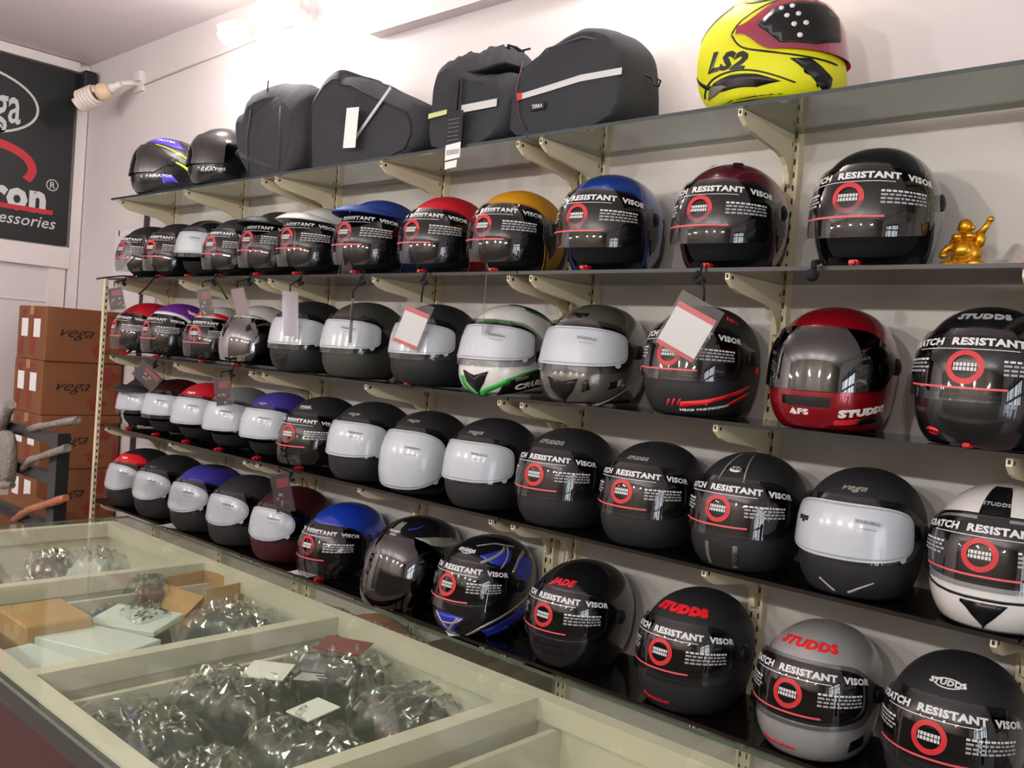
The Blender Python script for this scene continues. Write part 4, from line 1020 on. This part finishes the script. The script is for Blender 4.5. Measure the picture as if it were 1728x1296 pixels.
for (x, y, s, w, h, rz, lab) in ((-3.50, -.27, 4, .15, .09, 20, 'white folded paper on the lowest shelf below the indigo helmet'), (-2.60, -.285, 4, .10, .05, 10, 'white card under the bright blue helmet on the lowest shelf'),
                       (-1.83, -.30, 4, .08, .05, -30, 'clear white slip under the blue flame helmet'), (-.47, -.292, 2, .16, .045, -4, 'pale pink paper under the rightmost helmet of the middle shelf')):
    bm = bmesh.new(); n = 5; g = [[bm.verts.new((w*(i/n-.5), h*(j/2-.5), .0008+.004*math.sin(i*1.3)**2*(1-j/2))) for j in range(3)] for i in range(n+1)]
    for i in range(n):
        for j in range(2): bm.faces.new((g[i][j], g[i+1][j], g[i+1][j+1], g[i][j+1]))
    o = obj('paper_sheet', bm, PAPER if 'pink' not in lab else mat('pale_pink_paper', 'b79a97', .6), label=lab, cat='paper'); o.location = (x, y, ST[s]); o.rotation_euler[2] = R(rz)
def loose_strap(pts, label):
    bm = bmesh.new(); tube(bm, pts, .004, 6); obj('loose_strap', bm, STRAP, label=label, cat='strap')
loose_strap([(-4.02, -.30, Z1+.005), (-4.03, -.33, Z1+.004), (-4.12, -.36, Z1-.005), (-4.20, -.37, Z1-.012)], 'black strap sticking out at the left end of the second shelf')
loose_strap([(-3.76, -.30, Z1+.005), (-3.75, -.325, Z1-.01), (-3.80, -.33, Z1-.05), (-3.86, -.33, Z1-.075)], 'black strap dangling below the second helmet of the second shelf')
loose_strap([(-3.26, -.30, Z1+.005), (-3.25, -.325, Z1-.005), (-3.17, -.33, Z1-.06), (-3.13, -.33, Z1-.09)], 'black strap dangling below the charcoal helmets of the second shelf')
loose_strap([(-2.14, -.30, Z2+.005), (-2.12, -.325, Z2+.002), (-2.05, -.33, Z2-.0)], 'black strap end on the middle shelf edge beside the white and green helmet')

# ------------------------------------------------------------------ cartons in the far corner
def carton(x0, y0, z0, x1, y1, z1, label, marks=True, group=None, name='carton', m=None):
    t = empty(name, ((x0+x1)/2, (y0+y1)/2, z0), label=label, cat='box', group=group); hx, hy, h = (x1-x0)/2, (y1-y0)/2, z1-z0
    bm = bevelled((-hx, -hy, 0), (hx, hy, h-.001), .004, 1)
    if marks:
        e = .0008
        flat_text(bm, 'vega', .075, lambda x, y: (hx+e, x-.06, y+h*.55), 1, shear=.6, sx=1.3)
        for (cy, cz, ry, rz) in ((hy*.62, h*.72, .07, .045), (hy*.35, h*.22, .045, .03), (hy*.9, h*.3, .02, .05)):
            vs = [bm.verts.new((hx+e, cy+min(ry*math.cos(a)*(1+.35*math.sin(3*a+cy*9)), hy-.004-cy), cz+rz*math.sin(a)*(1+.25*math.cos(4*a)))) for a in [i*math.pi/12 for i in range(24)]]
            bm.faces.new(vs).material_index = 2
        for (cx, w) in ((-.12, .03), (.03, .04)):
            vs = [bm.verts.new(p) for p in ((cx-w, -hy-e, .02), (cx+w*.6, -hy-e, .02), (cx+w*1.3, -hy-e, h-.02), (cx-w*.4, -hy-e, h-.02))]; bm.faces.new(vs).material_index = 2
    obj('box_body', bm, [m or CARD, INK, CARDD], t)
    if marks:
        for cx in (-.085, .075):
            bm = bmesh.new(); box(bm, (cx-.042, -hy-.0022, h*.42), (cx+.042, -hy-.001, h*.76)); obj('paper_label', bm, PAPER, t)
        bm = bmesh.new(); box(bm, (-.025, -hy-.0016, h-.045), (.025, -hy-.0012, h-.002)); obj('tape', bm, TAPE, t)
    return t
zz = 0.0
PL = ['bottom carton', 'second carton from the floor', 'third carton from the floor', 'third carton from the top', 'second carton from the top', 'topmost carton']
for i in range(6):
    h = .2665; dx = [0, .006, -.004, .004, -.012, .0][i]
    carton(-5.03+dx, -.405, zz, -4.662+dx, -.015, zz+h, 'brown helmet carton with black script, %s of the corner stack' % PL[i], group='stacked brown cartons'); zz += h
carton(-4.60, -.78, 0, -4.27, -.46, .70, 'plain brown carton standing on the floor in front of the corner stack', False)
carton(-2.5, -.27, 0, -2.12, -.05, .46, 'dark red carton on the floor under the lowest shelf', False, m=mat('dark_red_carton', '5a241f', .8, noise=.2, nscale=8))
carton(-2.08, -.26, 0, -1.66, -.05, .60, 'maroon carton on the floor under the lowest shelf, right of the dark red one', False, m=mat('maroon_carton', '4a1a1c', .8, noise=.2, nscale=8))
bm = pillow(fit([(-.2, 0), (-.22, .1), (-.1, .16), (.05, .13), (.2, .05), (.22, 0)]), -.1, .1, .6); o = obj('orange_cover', bm, mat('orange_fabric', 'a8561f', .8, noise=.25, nscale=9), label='crumpled orange cover lying on the dark red carton under the lowest shelf', cat='cloth'); o.location = (-2.29, -.16, .4595)

# display rack with wrapped arms beyond the counter
rk = empty('display_rack', (-3.06, -.93, 0), label='black metal rack with bubble-wrapped arms beyond the far end of the counter', cat='rack')
bm = bmesh.new(); box(bm, (-.03, -.02, 0), (.03, .02, 1.16)); obj('post', bm, BLKM, rk)
bm = bmesh.new(); box(bm, (-.25, -.2, 0), (.25, .2, .02)); obj('base', bm, BLKM, rk)
bm = bmesh.new(); box(bm, (-.72, -.02, 0), (-.66, .02, 1.15)); obj('post', bm, BLKM, rk)
for z in (1.135, 1.005, .84): bm = bmesh.new(); box(bm, (-.72, -.015, z-.018), (.0, .015, z+.018)); obj('crossbar', bm, BLKM, rk)
WRAP = mat('bubble_wrap', '6f6860', .25, bump=1, bscale=70, noise=.2, nscale=30, coat=.4)
WRAPO = mat('orange_plastic_wrap', '9a5a3c', .3, bump=.8, bscale=60, noise=.3, nscale=25)
for pts, r, m in (([(-.22, -.02, 1.147), (-.05, -.05, 1.175), (.20, -.03, 1.222)], .013, WRAP), ([(-.25, -.02, 1.01), (-.1, -.05, 1.06), (.135, -.03, 1.128)], .014, WRAP), ([(-.30, -.02, .826), (-.1, -.05, .895), (.148, -.03, .973)], .014, WRAPO),
                  ([(-.48, -.02, 1.12), (-.40, -.04, 1.16), (-.31, -.05, 1.225)], .020, WRAP), ([(-.46, -.03, 1.13), (-.50, -.05, 1.08), (-.545, -.06, 1.03), (-.44, -.07, .96), (-.34, -.07, .945), (-.25, -.05, .955)], .015, WRAP), ([(-.50, -.03, .95), (-.55, -.05, .89), (-.58, -.05, .84), (-.44, -.06, .815), (-.32, -.06, .80)], .016, WRAPO)):
    q = [Vector(p) for p in pts]; fine = []
    for a, b in zip(q, q[1:]): fine += [a.lerp(b, t/5) for t in range(5)]
    fine.append(q[-1]); bm = bmesh.new(); tube(bm, fine, r, 8, rs=[r*random.uniform(.72, 1.05) for _ in fine]); obj('wrapped_arm', bm, m, rk)
bm = pillow(fit([(-.1, 0), (-.12, .14), (-.08, .2), (.03, .2), (.05, .05), (0, 0)]), -.02, .02, .8); o = obj('wrap_bundle', bm, WRAP, rk); o.location = (-.33, -.04, .93)

# ------------------------------------------------------------------ glass-topped counter
CXs = [-2.43, -1.905, -1.40, -.895, -.39, .115, .62]
YN, YF = -1.625, -1.025
ct = empty('display_counter', (-1.4, -1.32, 0), label='long cream display counter with a glass top and divided trays in front of the shelves', cat='counter')
def cp(bm, a, b, mi=0): box(bm, (a[0]+1.4, a[1]+1.32, a[2]), (b[0]+1.4, b[1]+1.32, b[2]), mi)
bm = bmesh.new(); cp(bm, (-2.43, YN, .05), (.62, YN+.018, .955)); obj('front_panel', bm, MAROON, ct, label='maroon front panel')
bm = bmesh.new(); cp(bm, (-2.43, YF-.018, .05), (.62, YF, .955)); obj('back_panel', bm, CREAML, ct)
bm = bmesh.new(); cp(bm, (-2.43, YN+.018, .05), (-2.412, YF-.018, .955)); obj('end_panel', bm, CREAML, ct)
bm = bmesh.new(); cp(bm, (.602, YN+.018, .05), (.62, YF-.018, .955)); obj('end_panel', bm, CREAML, ct)
bm = bmesh.new(); cp(bm, (-2.43, YN, 0), (.62, YF, .05)); obj('plinth', bm, BLKM, ct)
bm = bmesh.new(); cp(bm, (-2.412, YN+.018, .87), (.602, YF-.018, .885)); obj('tray_floor', bm, CREAMIN, ct)
bm = bmesh.new()
cp(bm, (-2.43, YN, .955), (.62, YN+.028, .99)); cp(bm, (-2.43, YF-.028, .955), (.62, YF, .99)); cp(bm, (-2.43, YN+.028, .955), (-2.402, YF-.028, .99)); cp(bm, (.592, YN+.028, .955), (.62, YF-.028, .99))
obj('top_frame', bm, CREAML, ct)
bm = bmesh.new(); cp(bm, (-2.43, YN-.004, .945), (.62, YN, .984)); obj('edge_strip', bm, BLKM, ct, label='black edge strip')
for x in CXs[1:-1]:
    bm = bmesh.new(); cp(bm, (x-.014, YN+.028, .955), (x+.014, YF-.028, .9895)); cp(bm, (x-.008, YN+.0185, .8855), (x+.008, YF-.0185, .955)); cp(bm, (x+.045, YN+.0185, .8855), (x+.056, YF-.0185, .952)); obj('divider', bm, CREAML, ct)
# two panes, meeting on a divider
for (a, b, lab) in ((-2.45, .64, 'whole'),):
    bm = bmesh.new(); cp(bm, (a, YN-.02, .9905), (b, YF+.05, .9965))
    for f in bm.faces:
        if abs(f.normal.z) < .5: f.material_index = 1
    bm.normal_update()
    for f in bm.faces: f.material_index = 0 if abs(f.normal.z) > .5 else 1
    obj('glass_top', bm, [TOPG, TOPE], ct)

# goods in the trays
TZ = .8858
GLOVE = mat('dark_glove_fabric', '101418', .7, noise=.4, nscale=14); GLOVEG = mat('grey_glove_fabric', '222a30', .75, noise=.3, nscale=14)
WRAPC = sheet('crinkled_clear_wrap', 'eef1f1', .12, 1.7, .03)
def packet(x, y, w, d, h, rz, seed, label, inner=GLOVE, card=None, z=TZ, name='wrapped_gloves', cat='gloves'):
    t = empty(name, (x, y, z), R(rz), label=label, cat=cat)
    obj('contents', crumple(w*.88, d*.84, h*.80, seed, amp=.3, ex=4, pw=.5), inner, t)
    bmw = crumple(w, d, h, seed, 26, 18, amp=.3, ex=5, pw=.5); rw = random.Random(seed*7)
    for v in bmw.verts:
        if v.co.z > .002: v.co.z += rw.uniform(0, .0016)
    for f in bmw.faces: f.smooth = rw.random() < .55
    o = obj('plastic_bag', bmw, WRAPC, t); o.location = (0, 0, .0015)
    if card:
        bm = bmesh.new(); cw, cx, cy, m = card; box(bm, (-cw/2, -.03, 0), (cw/2, .03, .002)); 
        o = obj('header_card', bm, m, t); o.location = (cx, cy, h+.008); o.rotation_euler = (R(5), 0, R(15))
    return t
packet(-1.255, -1.50, .23, .15, .062, 8, 1, 'grey gloves in a clear bag, nearest the front left corner of the glove tray', GLOVEG)
packet(-1.03, -1.51, .20, .14, .066, -6, 2, 'grey gloves in a clear bag at the front right corner of the glove tray', GLOVEG)
packet(-1.27, -1.335, .21, .15, .076, 22, 3, 'dark gloves in a clear bag with a white slotted header card in the glove tray', GLOVE, (.07, .03, .04, PAPER))
packet(-1.045, -1.355, .21, .15, .072, -10, 4, 'dark gloves in a clear bag with a small white corner label in the glove tray', GLOVEG, (.05, -.05, .03, PAPER))
packet(-1.25, -1.15, .22, .16, .082, 12, 5, 'dark gloves with red and black card at the back left of the glove tray', GLOVE, (.09, -.02, .03, mat('red_black_card', '7a1a22', .5, noise=.5, nscale=20)))
packet(-1.03, -1.17, .20, .17, .078, -14, 6, 'dark gloves in shiny wrap at the back right of the glove tray', GLOVE)
bm = bmesh.new(); box(bm, (-.035, -.025, 0), (.035, .025, .0015)); [box(bm, (-.028, -.018+i*.006, .0015), (-.028+(.03, .042, .036, .05, .028, .04)[i], -.0155+i*.006, .002), 1) for i in range(6)]; o = obj('black_card', bm, [BLACKP, WPRINT], label='small black printed card lying on the wrapped gloves', cat='card'); o.location = (-1.19, -1.245, TZ+.083); o.rotation_euler = (0, R(-3), R(30))
# second tray
packet(-1.60, -1.14, .20, .15, .075, 20, 11, 'dark bundle in bluish clear wrap at the back of the second tray', mat('teal_dark_fabric', '2b3a3c', .7, noise=.3, nscale=14), name='wrapped_bundle', cat='packet')
packet(-1.72, -1.27, .10, .09, .07, 0, 12, 'small shiny dark visor in clear wrap in the second tray', BLACKP, name='wrapped_visor', cat='packet')
t = empty('open_carton', (-1.80, -1.10, TZ), R(8), label='open tan carton at the back left of the second tray', cat='box')
bm = bmesh.new(); box(bm, (-.07, -.05, 0), (.07, .05, .003)); box(bm, (-.07, -.05, .003), (-.067, .05, .092)); box(bm, (.067, -.05, .003), (.07, .05, .092)); box(bm, (-.067, .047, .003), (.067, .05, .092)); box(bm, (-.067, -.05, .003), (.067, -.047, .075)); obj('box_body', bm, CARDT, t)
bm = bmesh.new(); prism(bm, [(-.067, 0), (.067, 0), (.05, -.05), (-.05, -.05)], 2, 0, .0025); o = obj('flap', bm, CARDT, t); o.location = (0, -.051, .075); o.rotation_euler = (R(50), 0, 0)
carton(-1.885+.03, -1.50, TZ, -1.70, -1.38, TZ+.08, 'small tan carton at the front left of the second tray', False, name='small_carton', m=CARDT)
for i, (x, y, w, d, rz, z, lab) in enumerate(((-1.64, -1.40, .20, .11, 22, .012, 'white flat carton in the middle front of the second tray'), (-1.72, -1.29, .15, .10, 30, .05, 'white carton sleeve propped in the middle of the second tray'), (-1.57, -1.52, .22, .11, 14, .004, 'long white carton at the front right of the second tray'))):
    bm = bevelled((-w/2, -d/2, 0), (w/2, d/2, (.058, .012, .052)[i]), .002, 1); o = obj('white_box', bm, PAPERB, label=lab, cat='box'); o.location = (x, y, TZ+z-.003); o.rotation_euler = (R(6 if i == 1 else 0), 0, R(rz))
    if i != 1: o.location.z = TZ+.0005
packet(-1.86, -1.30, .06, .07, .05, 0, 13, 'blue and brown packet in the middle of the second tray', mat('blue_packet', '3f6a9a', .5, noise=.4, nscale=25), name='blue_packet', cat='packet')
packet(-1.86, -1.20, .08, .09, .09, 0, 15, 'clear wrapped brown bottle-shaped packet at the left of the second tray', mat('brown_cloth', '6b4436', .7), name='brown_packet', cat='packet')
bm = bmesh.new(); box(bm, (-.018, -.012, 0), (.018, .012, .02)); bmesh.ops.bevel(bm, geom=bm.edges[:], offset=.003, segments=2, affect='EDGES'); o = obj('red_packet', bm, mat('salmon_red_card', 'b5483c', .5), label='little red packet beside the bluish bundle in the second tray', cat='packet'); o.location = (-1.475, -1.13, TZ)
# far tray
packet(-2.30, -1.42, .16, .15, .06, 10, 21, 'dull purple-grey packet at the left of the far tray', mat('mauve_fabric', '6d5f66', .7, noise=.2, nscale=14), name='mauve_packet', cat='packet')
packet(-2.25, -1.25, .13, .12, .07, -20, 22, 'brown leather gloves in clear wrap in the far tray', mat('brown_leather', '4a2f26', .6, noise=.3, nscale=18))
packet(-2.12, -1.20, .14, .12, .095, 25, 23, 'silvery crinkled white packet in the far tray', mat('silvery_foil', 'c9cbc6', .35, noise=.2, nscale=20), name='silver_packet', cat='packet')
packet(-2.05, -1.33, .15, .13, .06, 5, 24, 'pink and red packet in the far tray', mat('pink_card', 'b0646c', .6, noise=.4, nscale=14), name='pink_packet', cat='packet')
packet(-1.99, -1.16, .08, .08, .07, 40, 25, 'small white and orange packet at the right of the far tray', mat('pale_packet', 'c2b6a4', .6, noise=.4, nscale=20), name='pale_packet', cat='packet')
bm = bmesh.new(); bmesh.ops.create_cone(bm, cap_ends=True, segments=20, radius1=.028, radius2=.016, depth=.035, matrix=Matrix.Translation((0, 0, .0178))); 
for f in bm.faces: f.smooth = len(f.verts) == 4
o = obj('blue_cone', bm, mat('blue_plastic', '2f4f8f', .4), label='small blue plastic cone in the back corner of the far tray', cat='cone'); o.location = (-1.96, -1.075, TZ)
CHK = bpy.data.materials.new('checked_cloth'); CHK.use_nodes = True
cn = CHK.node_tree.nodes.new('ShaderNodeTexChecker'); cn.inputs['Scale'].default_value = 70; cn.inputs[1].default_value = lin('8d7a74'); cn.inputs[2].default_value = lin('4a1e22')
tcn = CHK.node_tree.nodes.new('ShaderNodeTexCoord'); CHK.node_tree.links.new(tcn.outputs['Object'], cn.inputs[0]); CHK.node_tree.links.new(cn.outputs[0], CHK.node_tree.nodes['Principled BSDF'].inputs[0])
st = empty('stool', (-2.05, -.52, 0), label='low stool behind the counter with a checked cloth over it', cat='stool')
bm = bevelled((-.25, -.12, .66), (.25, .12, .70), .006); obj('seat', bm, CARD, st)
for sx in (-1, 1):
    for sy in (-1, 1): bm = bmesh.new(); box(bm, (sx*.22-.015, sy*.09-.015, 0), (sx*.22+.015, sy*.09+.015, .66)); obj('leg', bm, CARD, st)
bm = bmesh.new(); n = 10; g = [[bm.verts.new((.50*(i/n-.5), .22*(j/4-.5), .010+.005*math.sin(i*1.9+j))) for j in range(5)] for i in range(n+1)]
for i in range(n):
    for j in range(4): bm.faces.new((g[i][j], g[i+1][j], g[i+1][j+1], g[i][j+1]))
o = obj('checked_cloth', bm, CHK, label='red and white checked cloth lying on the stool behind the counter', cat='cloth'); o.location = (-2.05, -.52, .70)
